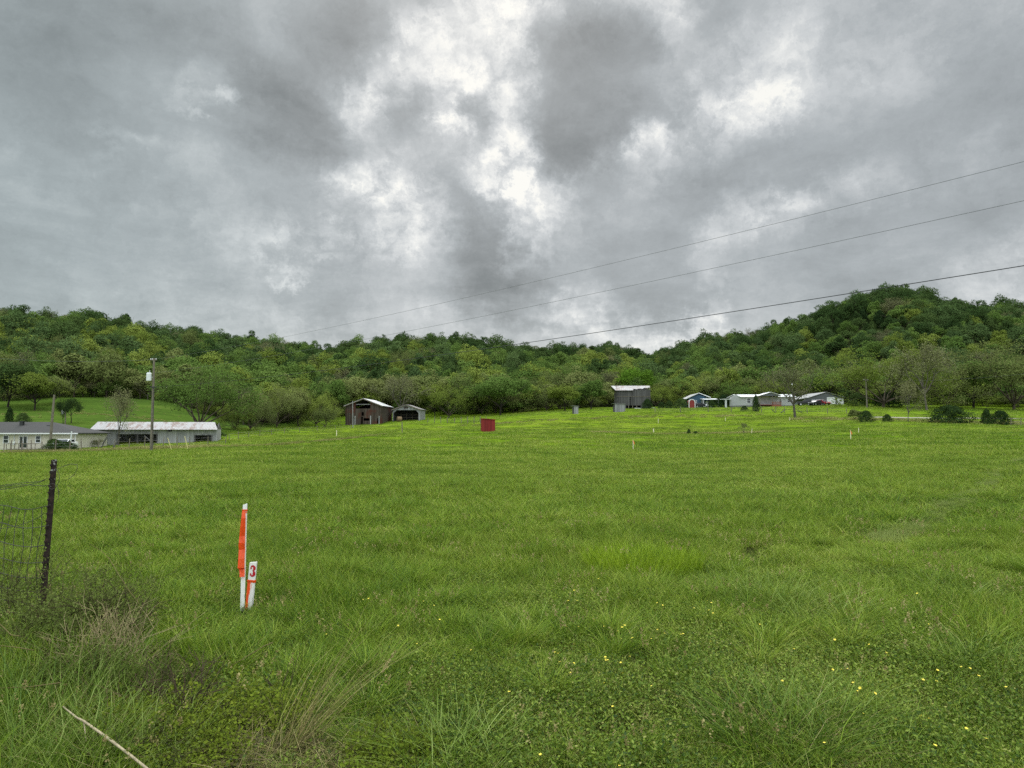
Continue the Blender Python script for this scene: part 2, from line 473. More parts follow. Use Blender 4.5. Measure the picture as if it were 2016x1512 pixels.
for px, py, rx, ry, ang, amp in BLOBS:
    a, y, z = ray(px, py)
    mp = nb.n('ShaderNodeMapping', vector_type='TEXTURE')
    mp.inputs['Location'].default_value = (a / y, z / y, 0)
    mp.inputs['Rotation'].default_value = (0, 0, -R(ang))
    mp.inputs['Scale'].default_value = (1.22 * rx / F, 1.22 * ry / F, 1)
    nb.link(qw, mp.inputs[0])
    g = nb.n('ShaderNodeTexGradient', gradient_type='SPHERICAL'); nb.link(mp.outputs[0], g.inputs[0])
    t = nb.maprange(g.outputs[1], 0, 1, 0, amp, True)
    if amp > 0: acc = t if acc is None else nb.math('ADD', acc, t)
    else: neg = t if neg is None else nb.math('ADD', neg, t)
ahead = nb.maprange(dy, .15, .45, 0, 1, True)
acc = nb.math('MULTIPLY', acc, ahead); neg = nb.math('MULTIPLY', neg, ahead)
mott = nb.noise(nb.vmath('ADD', dirv, nb.vmath('SCALE', w3, scale=.07)), 18.0, 10, .66)
mott2 = nb.noise(nb.vmath('ADD', P2, nb.vmath('SCALE', w1, scale=.8)), 5.0, 9, .62)
mv = nb.math('ADD', nb.math('MULTIPLY', mott, .6), nb.math('MULTIPLY', mott2, .4))
acc = nb.math('MULTIPLY', acc, nb.maprange(mv, .36, .65, .26, 1.62, True))
neg = nb.math('MULTIPLY', neg, nb.maprange(mv, .34, .66, .62, 1.30, True))
acc = nb.math('ADD', acc, neg)
tex3 = nb.math('SUBTRACT', nb.noise(nb.vmath('ADD', P2, nb.vmath('SCALE', w2, scale=.9)), 4.6, 10, .6), .5)
tex1 = nb.math('SUBTRACT', nb.noise(nb.vmath('ADD', P2, nb.vmath('SCALE', w1, scale=.6)), 2.1, 8, .62), .5)
tex2 = nb.math('SUBTRACT', nb.noise(nb.vmath('ADD', dirv, nb.vmath('SCALE', w3, scale=.10)), 9.0, 9, .68), .5)
# thin bright rims where the deck is broken, smooth grey where it is thick
broken = nb.maprange(acc, -.25, .4, .34, 1.4)
v = nb.math('ADD', acc, .45)
v = nb.math('ADD', v, nb.math('MULTIPLY', tex1, .36))
v = nb.math('ADD', v, nb.math('MULTIPLY', tex3, .14))
v = nb.math('ADD', v, nb.math('MULTIPLY', nb.math('MULTIPLY', tex2, .84), broken))
cloud = nb.ramp(v, [(0.0, (.165, .182, .182)), (.18, (.26, .28, .283)), (.40, (.405, .435, .445)), (.62, (.60, .625, .632)), (.86, (.83, .84, .82)), (1.0, (.98, .97, .91))])
# unseen sky overhead and behind the camera, boosted to brighten the land
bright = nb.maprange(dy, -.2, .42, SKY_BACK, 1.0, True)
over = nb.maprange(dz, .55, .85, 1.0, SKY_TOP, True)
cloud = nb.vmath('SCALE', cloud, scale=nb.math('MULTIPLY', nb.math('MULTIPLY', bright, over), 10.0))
edge = nb.maprange(dx, -.62, -.1, 1.0, 0.0, True)
cloud = nb.mix(edge, cloud, nb.mix(1.0, cloud, (.91, .965, .955), 'MULTIPLY'))
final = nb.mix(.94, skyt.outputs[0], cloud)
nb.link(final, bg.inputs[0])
sun_d = bpy.data.lights.new('sun', 'SUN'); sun_d.energy = SUN_E; sun_d.angle = R(30); sun_d.color = (1, .97, .91)
sun = bpy.data.objects.new('sun', sun_d); COL.objects.link(sun)
sv = Vector((math.sin(SUN_AZ) * math.cos(SUN_EL), math.cos(SUN_AZ) * math.cos(SUN_EL), math.sin(SUN_EL)))
sun.rotation_euler = sv.to_track_quat('Z', 'Y').to_euler()
S.view_settings.view_transform = 'Standard'; S.view_settings.look = 'None'; S.view_settings.exposure = EXPOSURE
S.view_settings.gamma = 1.0; S.view_settings.use_curve_mapping = False
S.render.engine = 'CYCLES'
S.cycles.max_bounces = 5; S.cycles.diffuse_bounces = 3; S.cycles.glossy_bounces = 2; S.cycles.transmission_bounces = 3
S.cycles.transparent_max_bounces = 4
S.cycles.use_denoising = DENOISE
S.cycles.caustics_reflective = False; S.cycles.caustics_refractive = False

# ------------------------------------------------------------------ ground
def grass_color(nb, pos, fine=True):
    """meadow colour over the land: patches of young green, olive and yellow-green, tens of metres down to hand widths"""
    a = nb.noise(pos, .022, 3, .5); b = nb.noise(pos, .11, 4, .55); c = nb.noise(pos, .75, 4, .6)
    mp = nb.n('ShaderNodeMapping'); mp.inputs['Scale'].default_value = (.035, .16, .2); nb.link(pos, mp.inputs[0])
    d = nb.noise(mp.outputs[0], 1.0, 4, .6)
    v = nb.math('ADD', nb.math('MULTIPLY', a, .22), nb.math('MULTIPLY', b, .28))
    v = nb.math('ADD', v, nb.math('MULTIPLY', c, .25)); v = nb.math('ADD', v, nb.math('MULTIPLY', d, .25))
    return v, d
G_DARK, G_MID, G_LITE, G_YEL = (.048, .104, .008), (.124, .212, .012), (.222, .305, .030), (.335, .375, .065)
m, nt, out = new_mat('meadow_ground'); nb = NB(nt)
pos = nb.n('ShaderNodeNewGeometry').outputs['Position']
v, d = grass_color(nb, pos)
col = nb.ramp(v, [(.32, G_DARK), (.46, tuple(q * .85 for q in G_MID)), (.66, tuple(q * .85 for q in G_LITE))])
sp = nb.n('ShaderNodeSeparateXYZ'); nb.link(pos, sp.inputs[0])
# the buttercup meadow on the rise in the middle distance is yellower
ym = nb.maprange(sp.outputs[1], 98, 118, 0, 1, True); ym2 = nb.maprange(sp.outputs[1], 165, 185, 1, 0, True)
xm = nb.maprange(sp.outputs[0], -60, -38, 0, 1, True); xm2 = nb.maprange(sp.outputs[0], 25, 60, 1, 0, True)
ymask = nb.math('MULTIPLY', nb.math('MULTIPLY', ym, ym2), nb.math('MULTIPLY', xm, xm2))
st = nb.maprange(d, .36, .62, .04, .26, True)
col = nb.mix(nb.math('MULTIPLY', ymask, st), col, (.27, .295, .035))
past = nb.math('MULTIPLY', nb.maprange(sp.outputs[0], -62, -48, 1, 0, True), nb.maprange(sp.outputs[1], 112, 128, 0, 1, True))
col = nb.mix(nb.math('MULTIPLY', past, .95), col, nb.ramp(nb.math('ADD', nb.math('MULTIPLY', d, .6), nb.math('MULTIPLY', nb.noise(pos, .9, 5, .7), .4)), [(.36, (.036, .062, .014)), (.52, (.060, .105, .017)), (.66, (.092, .135, .026))]))
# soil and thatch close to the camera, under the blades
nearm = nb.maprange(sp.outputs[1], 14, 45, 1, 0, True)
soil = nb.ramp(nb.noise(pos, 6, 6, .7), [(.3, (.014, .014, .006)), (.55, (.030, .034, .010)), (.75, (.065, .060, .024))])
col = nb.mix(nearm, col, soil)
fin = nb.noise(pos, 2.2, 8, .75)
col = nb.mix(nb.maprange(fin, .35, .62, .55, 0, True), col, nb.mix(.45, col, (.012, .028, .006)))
# woodland floor under the trees
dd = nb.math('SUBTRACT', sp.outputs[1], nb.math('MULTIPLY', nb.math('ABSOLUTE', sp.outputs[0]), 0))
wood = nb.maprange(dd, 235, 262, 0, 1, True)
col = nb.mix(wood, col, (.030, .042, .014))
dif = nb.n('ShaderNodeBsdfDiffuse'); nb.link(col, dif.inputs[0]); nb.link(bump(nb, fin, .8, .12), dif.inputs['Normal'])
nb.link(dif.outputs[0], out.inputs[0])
MEADOW = m
sx = np.linspace(-5.75, 5.75, 251); gx = 9.0 * np.sinh(sx)
sy = np.linspace(-2.4, 5.95, 305); gy = 9.0 * np.sinh(sy)
GX, GY = np.meshgrid(gx, gy)
GZ = np.concatenate([terrain(GX.ravel()[i:i + 8000], GY.ravel()[i:i + 8000]) for i in range(0, GX.size, 8000)])
nx, ny = len(gx), len(gy)
idx = np.arange(nx * ny).reshape(ny, nx)
quads = np.stack([idx[:-1, :-1], idx[:-1, 1:], idx[1:, 1:], idx[1:, :-1]], -1).reshape(-1, 4)
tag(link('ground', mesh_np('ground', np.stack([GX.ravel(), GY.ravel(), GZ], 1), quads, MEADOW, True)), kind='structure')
def road_strip(name, pts, width, mat, lift=.02):
    V = []
    for i, p in enumerate(pts):
        a = pts[max(i - 1, 0)]; b = pts[min(i + 1, len(pts) - 1)]
        t = Vector((b[0] - a[0], b[1] - a[1], 0)).normalized(); nrm = Vector((-t.y, t.x, 0))
        w = width * (1 + .18 * math.sin(i * 1.7))
        for s_ in (-.5, -.17, .17, .5):
            c = Vector((p[0], p[1], 0)) + nrm * w * s_
            V.append((c.x, c.y, gz(c.x, c.y) + lift - (.05 if abs(s_) == .5 else 0)))
    Q = np.array([(i * 4 + k, i * 4 + k + 1, i * 4 + k + 5, i * 4 + k + 4) for i in range(len(pts) - 1) for k in range(3)])
    return tag(link(name, mesh_np(name, V, Q, mat, True)), kind='structure')
m_plain('gravel', (.27, .245, .215), .95, .3, 3.0, .1, 0, (.20, .18, .14))
m_plain('pale_concrete', (.62, .61, .57), .9, .15, 1.5, .1)
rp = []
for px, d_ in [(1690, 138), (1740, 135), (1800, 133), (1860, 132), (1930, 131), (2016, 131), (2100, 132), (2200, 133)]:
    rp.append((X_at(px, d_), d_))
def dens(p, k=5):
    o = []
    for a, b in zip(p, p[1:]):
        for j in range(k): o.append((a[0] + (b[0] - a[0]) * j / k, a[1] + (b[1] - a[1]) * j / k))
    return o + [p[-1]]
road_strip('gravel_driveway', dens(rp), 3.6, MATS['gravel'], .10)

# ------------------------------------------------------------------ grass
def m_grass(name, stops, trans=.26, patch=True):
    m, nt, out = new_mat(name); nb = NB(nt)
    pos = nb.n('ShaderNodeNewGeometry').outputs['Position']
    oi = nb.n('ShaderNodeObjectInfo').outputs['Random']
    v, d = grass_color(nb, pos)
    v = nb.math('ADD', v, nb.math('MULTIPLY', nb.math('SUBTRACT', oi, .5), .15))
    f = nb.n('ShaderNodeAttribute', attribute_name='tone').outputs['Fac']
    v = nb.math('ADD', v, nb.math('MULTIPLY', nb.math('SUBTRACT', f, .5), .36))
    col = nb.ramp(v, stops)
    di = nb.n('ShaderNodeBsdfDiffuse'); nb.link(col, di.inputs[0])
    tr = nb.n('ShaderNodeBsdfTranslucent'); nb.link(col, tr.inputs[0])
    mx = nb.n('ShaderNodeMixShader'); mx.inputs[0].default_value = trans
    nb.link(di.outputs[0], mx.inputs[1]); nb.link(tr.outputs[0], mx.inputs[2])
    gl = nb.n('ShaderNodeBsdfGlossy'); gl.inputs['Roughness'].default_value = .42; gl.inputs[0].default_value = (.9, 1, .9, 1)
    m2 = nb.n('ShaderNodeMixShader'); m2.inputs[0].default_value = .012
    nb.link(mx.outputs[0], m2.inputs[1]); nb.link(gl.outputs[0], m2.inputs[2])
    nb.link(m2.outputs[0], out.inputs[0])
    MATS[name] = m
    return m
m_grass('grass_blade', [(.30, G_DARK), (.46, G_MID), (.60, G_LITE), (.74, G_YEL)])
m_grass('grass_lush', [(.30, (.055, .105, .014)), (.48, (.13, .205, .024)), (.70, (.28, .35, .095))])
m_grass('grass_bright', [(.30, (.09, .16, .008)), (.46, (.19, .30, .012)), (.62, (.28, .38, .025))])
m_grass('grass_olive', [(.30, (.085, .115, .02)), (.46, (.175, .21, .036)), (.62, (.29, .31, .08)), (.76, (.44, .42, .15))])
m_grass('weed_leaf', [(.30, (.028, .060, .006)), (.48, (.100, .162, .014)), (.70, (.235, .30, .045))], .25)
m_grass('dry_straw', [(.28, (.14, .115, .045)), (.46, (.27, .23, .09)), (.66, (.42, .37, .17)), (.8, (.55, .50, .28))], .2)
m_grass('dead_stem', [(.28, (.045, .036, .020)), (.46, (.095, .078, .040)), (.7, (.19, .155, .080))], .05)

def blades(rng, n, rad, h0, h1, w, lean, segs=3, curl=.35, flat=0.0, square=False, aim=None):
    """n tapering blades in a disc: returns verts and quads"""
    if square:
        bx = rng.uniform(-rad, rad, n); by = rng.uniform(-rad, rad, n)
    else:
        rr = rad * np.sqrt(rng.random(n)); th = rng.random(n) * 2 * np.pi
        bx, by = rr * np.cos(th), rr * np.sin(th)
    h = rng.uniform(h0, h1, n) * (1 - .35 * rng.random(n))
    az = rng.random(n) * 2 * np.pi
    if aim is not None:
        az = aim + rng.normal(0, .35, n)
    elif not square and flat > 0:
        az = np.where(rng.random(n) < flat, np.arctan2(by, bx) + rng.normal(0, .5, n), az)
    ln = np.abs(rng.normal(lean, lean * .5, n))
    wd = w * rng.uniform(.6, 1.3, n)
    yaw = rng.random(n) * 2 * np.pi
    V = np.zeros((n, segs + 1, 2, 3))
    for k in range(segs + 1):
        t = k / segs
        off = (ln * t + curl * t * t * rng.uniform(.6, 1.4, n) * (ln > 0)) * h
        cz = h * t * np.sqrt(np.clip(1 - (ln * .55 * t) ** 2, .25, 1)) - curl * .30 * h * t ** 3
        cx = bx + np.cos(az) * off; cy = by + np.sin(az) * off
        ww = wd * (1 - t) ** .7 if k < segs else wd * .06
        V[:, k, 0] = np.stack([cx - np.cos(yaw) * ww / 2, cy - np.sin(yaw) * ww / 2, cz], -1)
        V[:, k, 1] = np.stack([cx + np.cos(yaw) * ww / 2, cy + np.sin(yaw) * ww / 2, cz], -1)
    base = (np.arange(n) * (segs + 1) * 2)[:, None]
    Q = np.concatenate([base + np.array([2 * k, 2 * k + 1, 2 * k + 3, 2 * k + 2])[None] for k in range(segs)], 0)
    tone = np.repeat(rng.random(n), (segs + 1) * 2)[:, None]
    return np.concatenate([V.reshape(-1, 3), tone], 1), Q
def leaflets(rng, n, rad, z0, z1, size, tilt=.5, square=False, aspect=.6):
    """small diamond leaves at scattered heights"""
    if square: bx = rng.uniform(-rad, rad, n); by = rng.uniform(-rad, rad, n)
    else:
        rr = rad * np.sqrt(rng.random(n)); th = rng.random(n) * 2 * np.pi
        bx, by = rr * np.cos(th), rr * np.sin(th)
    c = np.stack([bx, by, rng.uniform(z0, z1, n)], -1)
    nrm = np.stack([rng.normal(0, tilt, n), rng.normal(0, tilt, n), np.ones(n)], -1)
    V, Q = cards(rng, c, nrm, size, aspect)
    return np.concatenate([V, np.repeat(rng.random(n), 4)[:, None]], 1), Q
def cards(rng, c, nrm, size, aspect=.7, jitter=.45):
    n = len(c)
    nrm = nrm / np.linalg.norm(nrm, axis=1, keepdims=True)
    r = rng.normal(size=(n, 3)); u = r - nrm * (r * nrm).sum(1, keepdims=True)
    u /= np.linalg.norm(u, axis=1, keepdims=True) + 1e-9
    w = np.cross(nrm, u)
    s = (size * rng.uniform(1 - jitter, 1 + jitter, n))[:, None]
    V = np.stack([c - u * s * .5, c - w * s * .5 * aspect + u * s * .05, c + u * s * .5, c + w * s * .5 * aspect + u * s * .05], 1)
    return V.reshape(-1, 3), np.arange(n * 4).reshape(n, 4)
def join(parts):
    """[(V,Q,material index)] -> one"""
    Vs, Qs, M = [], [], []; b = 0
    for V, Q, mi in parts:
        if V.shape[1] == 3: V = np.concatenate([V, np.full((len(V), 1), .5)], 1)
        Vs.append(V); Qs.append(Q + b); M.append(np.full(len(Q), mi)); b += len(V)
    return np.concatenate(Vs), np.concatenate(Qs), np.concatenate(M)
def plant_mesh(name, parts, mats):
    V, Q, M = join(parts)
    return mesh_np(name, V, Q, mats, False, M)
rng = np.random.default_rng(11)
GB = [MATS['grass_blade'], MATS['weed_leaf'], MATS['dry_straw'], MATS['grass_olive'], MATS['grass_lush']]
protos = []
for k in range(4):     # 0-3 close turf
    protos.append(plant_mesh('turf', [(*blades(rng, 300, .26, .06, .21, .0052, .42), 0), (*blades(rng, 90, .26, .05, .18, .0052, .6), 3),
                                      (*blades(rng, 14, .24, .06, .16, .003, .7), 2), (*leaflets(rng, 60, .24, .015, .06, .026), 1)], GB))
for k in range(3):     # 4-6 low weeds and clover among short grass
    protos.append(plant_mesh('weeds', [(*leaflets(rng, 420, .22, .012, .10, .017, .9, aspect=.5), 1), (*leaflets(rng, 160, .22, .012, .07, .015, .8, aspect=.6), 3), (*blades(rng, 110, .24, .04, .13, .004, .5), 3),
                                       (*blades(rng, 50, .24, .04, .15, .004, .4), 0), (*blades(rng, 16, .24, .05, .12, .003, .9), 2)], GB))
for k in range(3):     # 7-9 tufts
    protos.append(plant_mesh('tuft', [(*blades(rng, 170, .11, .16, .36, .0055, .5, 4, .45, .8), 0), (*blades(rng, 40, .12, .14, .30, .005, .7, 4, .5, .8), 4), (*blades(rng, 8, .1, .15, .3, .004, .8, 4), 2)], GB))
for k in range(3):     # 10-12 meadow patches for 12-40 m
    protos.append(plant_mesh('meadow', [(*blades(rng, 300, .55, .08, .27, .013, .5, 2), 0), (*blades(rng, 100, .55, .08, .24, .013, .6, 2), 3), (*blades(rng, 14, .55, .12, .26, .007, .5, 2), 2)], GB))
for k in range(3):     # 13-15 coarse patches for beyond 40 m
    protos.append(plant_mesh('meadow_far', [(*blades(rng, 300, 1.5, .10, .26, .035, .4, 1), 0), (*blades(rng, 100, 1.5, .10, .25, .035, .5, 1), 3)], GB))
# (seed heads follow)
V1, Q1 = blades(rng, 9, .18, .18, .32, .003, .2, 3, .1)
hd = rng.uniform(-.16, .16, (9, 2)); hc = np.concatenate([hd, rng.uniform(.19, .27, (9, 1))], 1)
hc = np.repeat(hc, 10, 0) + np.stack([rng.normal(0, .005, 90), rng.normal(0, .005, 90), rng.uniform(-.022, .022, 90)], 1)
protos.append(plant_mesh('seed_heads', [(V1, Q1, 0), (*cards(rng, hc, rng.normal(size=(90, 3)), .012), 2)], GB))

def gnoise(x, y, s, seed): return fnoise(x, y, s * .42, seed)
P, RO, SC, ID = [], [], [], []
def scatter(n, d0, d1, ids, s0, s1, power=1.0, hfun=None, keep=None):
    """spread over the fan ahead of the camera (and a margin to either side)"""
    u = rng.random(n)
    d = (d0 ** (2 - power) + u * (d1 ** (2 - power) - d0 ** (2 - power))) ** (1 / (2 - power))
    a = rng.uniform(-.92, .92, n)
    x, y = a * (d + 1.0), d
    if keep is not None:
        k = keep(x, y, rng.random(n)); x, y = x[k], y[k]
    n = len(x)
    z = np.concatenate([terrain(x[i:i + 8000], y[i:i + 8000]) for i in range(0, n, 8000)])
    s = rng.uniform(s0, s1, n); h = s * (hfun(x, y) if hfun is not None else 1)
    P.append(np.stack([x, y, z - .01], 1)); RO.append(np.stack([np.zeros(n), np.zeros(n), rng.random(n) * 6.283], 1))
    SC.append(np.stack([s, s, h], 1)); ID.append(rng.choice(ids, n))
TRK = [ground_hit(*q) for q in ((2060, 890), (2010, 905), (1975, 925), (1955, 945), (1925, 968), (1880, 995), (1835, 1022), (1785, 1050), (1735, 1070))]
STK = [ground_hit(477, 1203), ground_hit(490, 1200)]
def trackd(x, y):
    m = np.full(np.shape(x), 1e9)
    for a, b in zip(TRK, TRK[1:]):
        ux, uy = b.x - a.x, b.y - a.y; L2 = ux * ux + uy * uy
        t = np.clip(((x - a.x) * ux + (y - a.y) * uy) / L2, 0, 1)
        m = np.minimum(m, np.hypot(x - a.x - ux * t, y - a.y - uy * t))
    return m
def trodden(x, y):
    f = 1 - .62 * np.exp(-(trackd(x, y) / .42) ** 2)
    for p in STK: f = f * (1 - .55 * np.exp(-((x - p.x) ** 2 + (y - p.y + .18) ** 2) / .30 ** 2))
    return f
def weedy(x, y):
    """the low weedy ground close ahead and to the right"""
    return np.exp(-((x - .75) / 1.75) ** 2 - ((y - 4.1) / 1.35) ** 2) + .8 * np.exp(-((x - 3.2) / 1.1) ** 2 - ((y - 4.6) / 1.0) ** 2)
def brushy(x, y):
    """the overgrown fence corner: little turf, mostly brush, thatch and shade"""
    return np.clip(1.25 * np.exp(-((x + 2.5) / 1.25) ** 2 - ((y - 4.2) / 1.25) ** 2) + 1.0 * np.exp(-((x + 1.25) / .75) ** 2 - ((y - 3.35) / .6) ** 2), 0, 1)
def hgt(x, y):
    h = 1.0 + .50 * gnoise(x, y, 1.4, 1.0) + .30 * gnoise(x, y, 4.1, 3.0)
    h = h + .45 * np.exp(-((x + 2.9) / 1.0) ** 2 - ((y - 5) / 2.2) ** 2) - .42 * weedy(x, y)
    return np.clip(h, .35, 1.8) * trodden(x, y)
def hgt2(x, y):
    return np.clip(.88 + .36 * gnoise(x, y, .55, 2.0) + .26 * gnoise(x, y, 1.6, 5.0), .35, 1.6) * trodden(x, y)
# 17-18 dry bank grass and weeds along the fence and in the swale
for k in range(2):
    protos.append(plant_mesh('bank', [(*blades(rng, 150, .9, .25, .60, .022, .35, 2), 2), (*blades(rng, 150, .9, .25, .55, .024, .35, 2), 3), (*blades(rng, 60, .9, .2, .45, .02, .4, 2), 1)], GB))
protos.append(plant_mesh('worn', [(*blades(rng, 200, .45, .05, .13, .010, .6, 2), 3), (*blades(rng, 110, .45, .05, .12, .008, .8, 2), 2)], GB))
m_grass('pale_blade', [(.30, (.13, .18, .04)), (.46, (.21, .265, .065)), (.66, (.31, .36, .11))])
GB.append(MATS['pale_blade'])
protos.append(plant_mesh('trodden', [(*blades(rng, 220, .35, .07, .16, .009, .6, 2), 5), (*blades(rng, 60, .35, .05, .14, .009, .6, 2), 3)], GB))
def strip(n, pts, wid, ids, s0, s1):
    k = rng.random(n) * (len(pts) - 1); i = k.astype(int); f = (k - i)[:, None]
    Pq = np.array([(X_at(px, d), d) for px, d in pts])
    c = Pq[i] * (1 - f) + Pq[i + 1] * f + rng.normal(0, wid, (n, 2))
    z = terrain(c[:, 0], c[:, 1]); s = rng.uniform(s0, s1, n)
    P.append(np.stack([c[:, 0], c[:, 1], z - .02], 1)); RO.append(np.stack([np.zeros(n), np.zeros(n), rng.random(n) * 6.283], 1))
    SC.append(np.stack([s, s, s], 1)); ID.append(rng.choice(ids, n))
scatter(3100, 2.6, 12.5, [0, 1, 2, 3], .85, 1.25, 1.0, hgt, lambda x, y, r: r > np.maximum(.88 * weedy(x, y), .80 * brushy(x, y)))
scatter(2600, 2.6, 8.0, [4, 5, 6], .8, 1.3, 1.0, None, lambda x, y, r: r < .12 + .80 * weedy(x, y) * (.7 + .6 * gnoise(x, y, 3.0, 9.0)))
scatter(2300, 2.8, 14, [7, 8, 9], .45, 1.05, 1.0, trodden, lambda x, y, r: r < np.clip(.34 + .5 * gnoise(x, y, 1.7, 4.0) - .25 * weedy(x, y) - .30 * brushy(x, y), .04, 1))
scatter(240, 3.2, 12, [16], .8, 1.2, 1.0)
scatter(900, 2.8, 13, [19], .25, .5, 1.0, None, lambda x, y, r: gnoise(x, y, 2.6, 12.0) > .38)
scatter(500, 11, 40, [19], .5, 1.1, 1.0, None, lambda x, y, r: gnoise(x, y, .9, 14.0) > .42)
scatter(5600, 11, 44, [10, 11, 12], .85, 1.35, 1.1, hgt2)
scatter(2200, 10, 44, [7, 8, 9], .7, 1.5, 1.0, trodden, lambda x, y, r: gnoise(x, y, .6, 2.0) > .05)
def okfar(x, y, r):
    px = 1008 + F * x / y
    return (y < interp(TOE, px) - 6) & ~((px < 470) & (y > 121))
scatter(9500, 40, 240, [13, 14, 15], .85, 1.4, 1.25, hgt2, okfar)
strip(340, [(-60, 73), (100, 76), (230, 80), (320, 84), (420, 86)], 1.2, [17, 18], .6, 1.3)
strip(200, [(330, 82), (450, 86), (560, 90), (640, 94), (760, 100)], .8, [17, 18], .35, .8)
strip(120, [(1180, 103), (1300, 98), (1420, 95), (1520, 96)], 1.0, [17, 18], .4, .9)
strip(150, [(900, 158), (1100, 160), (1300, 158), (1480, 152)], 2.0, [17, 18], .4, .9)
strip(150, [(60, 150), (160, 165), (300, 172)], 9.0, [17, 18], .2, .5)
strip(60, [(150, 160), (250, 158), (340, 152)], 1.0, [17, 18], .3, .6)
strip(160, [(1560, 138), (1680, 128), (1800, 122), (1920, 118), (2016, 116)], 2.0, [17, 18], .5, 1.2)
for q in rng.random(230) * (len(TRK) - 1):
    i = int(q); c = TRK[i].lerp(TRK[i + 1], q - i); x, y = c.x + rng.normal(0, .10), c.y + rng.normal(0, .14)
    P.append(np.array([[x, y, gz(x, y) + .03]])); RO.append(np.array([[0, 0, rng.random() * 6.28]])); SC.append(np.array([[.45, .45, .8]])); ID.append(np.array([20]))
instancer('meadow_grass', np.concatenate(P), np.concatenate(RO), np.concatenate(SC), np.concatenate(ID), protos, 'stuff', 'green spring grass and low weeds covering the open field', 'grass')
# ------------------------------------------------------------------ trees
m_leaf('leaf_mid', (0.059, 0.105, 0.024), (0.105, 0.171, 0.038), (0.158, 0.231, 0.057), .3, .5, .38)
m_leaf('leaf_lime', (0.105, 0.147, 0.026), (0.163, 0.212, 0.039), (0.226, 0.278, 0.062), .3, .5, .38)
m_leaf('leaf_bright', (0.063, 0.128, 0.016), (0.105, 0.201, 0.022), (0.158, 0.260, 0.036), .3, .6, .1)
m_leaf('leaf_dark', (0.029, 0.057, 0.019), (0.050, 0.088, 0.026), (0.085, 0.128, 0.039), .3, .5, .38)
m_leaf('leaf_blue', (0.044, 0.078, 0.029), (0.075, 0.123, 0.041), (0.113, 0.166, 0.059), .3, .5, .38)
m_leaf('leaf_olive', (0.088, 0.118, 0.036), (0.141, 0.174, 0.054), (0.205, 0.226, 0.078), .3, .5, .38)
m_leaf('leaf_grey', (0.098, 0.108, 0.051), (0.153, 0.161, 0.076), (0.215, 0.217, 0.099), .2)
m_leaf('leaf_cedar', (.016, .032, .012), (.034, .058, .018), (.062, .095, .028), .1)
def m_bark(name, a, b, s=5.0):
    m, nt, out = new_mat(name); nb = NB(nt)
    tc = nb.n('ShaderNodeTexCoord').outputs['Object']
    mp = nb.n('ShaderNodeMapping'); mp.inputs['Scale'].default_value = (1, 1, .25); nb.link(tc, mp.inputs[0])
    f = nb.noise(mp.outputs[0], s, 5, .65)
    principled(nb, out, nb.ramp(f, [(.3, a), (.7, b)]), .95, .1, 0, bump(nb, f, .6, .04))
    MATS[name] = m
m_bark('bark', (.035, .028, .020), (.115, .095, .072))
m_bark('bark_grey', (.060, .053, .043), (.14, .125, .105))
m_bark('bark_dark', (.016, .014, .011), (.05, .044, .036))
m_bark('twig', (.075, .062, .050), (.165, .14, .115), 2.0)

def segs_mesh(name, segs, mat, sides=5):
    """limbs as tapering tubes; segs = (p0, p1, r0, r1)"""
    n = len(segs)
    A = np.array([s[0] for s in segs]); B = np.array([s[1] for s in segs]); r0 = np.array([s[2] for s in segs]); r1 = np.array([s[3] for s in segs])
    t = B - A; t /= np.linalg.norm(t, axis=1, keepdims=True) + 1e-9
    ref = np.where(np.abs(t[:, 2:3]) > .9, np.array([[1., 0, 0]]), np.array([[0, 0, 1.]]))
    u = np.cross(t, ref); u /= np.linalg.norm(u, axis=1, keepdims=True) + 1e-9
    w = np.cross(t, u)
    an = np.arange(sides) * 2 * np.pi / sides
    ring = u[:, None] * np.cos(an)[None, :, None] + w[:, None] * np.sin(an)[None, :, None]
    V = np.concatenate([A[:, None] + ring * r0[:, None, None], B[:, None] + ring * r1[:, None, None]], 1).reshape(-1, 3)
    base = (np.arange(n) * 2 * sides)[:, None]
    Q = np.concatenate([base + np.array([k, (k + 1) % sides, sides + (k + 1) % sides, sides + k])[None] for k in range(sides)], 0)
    return mesh_np(name, V, Q, mat, True)
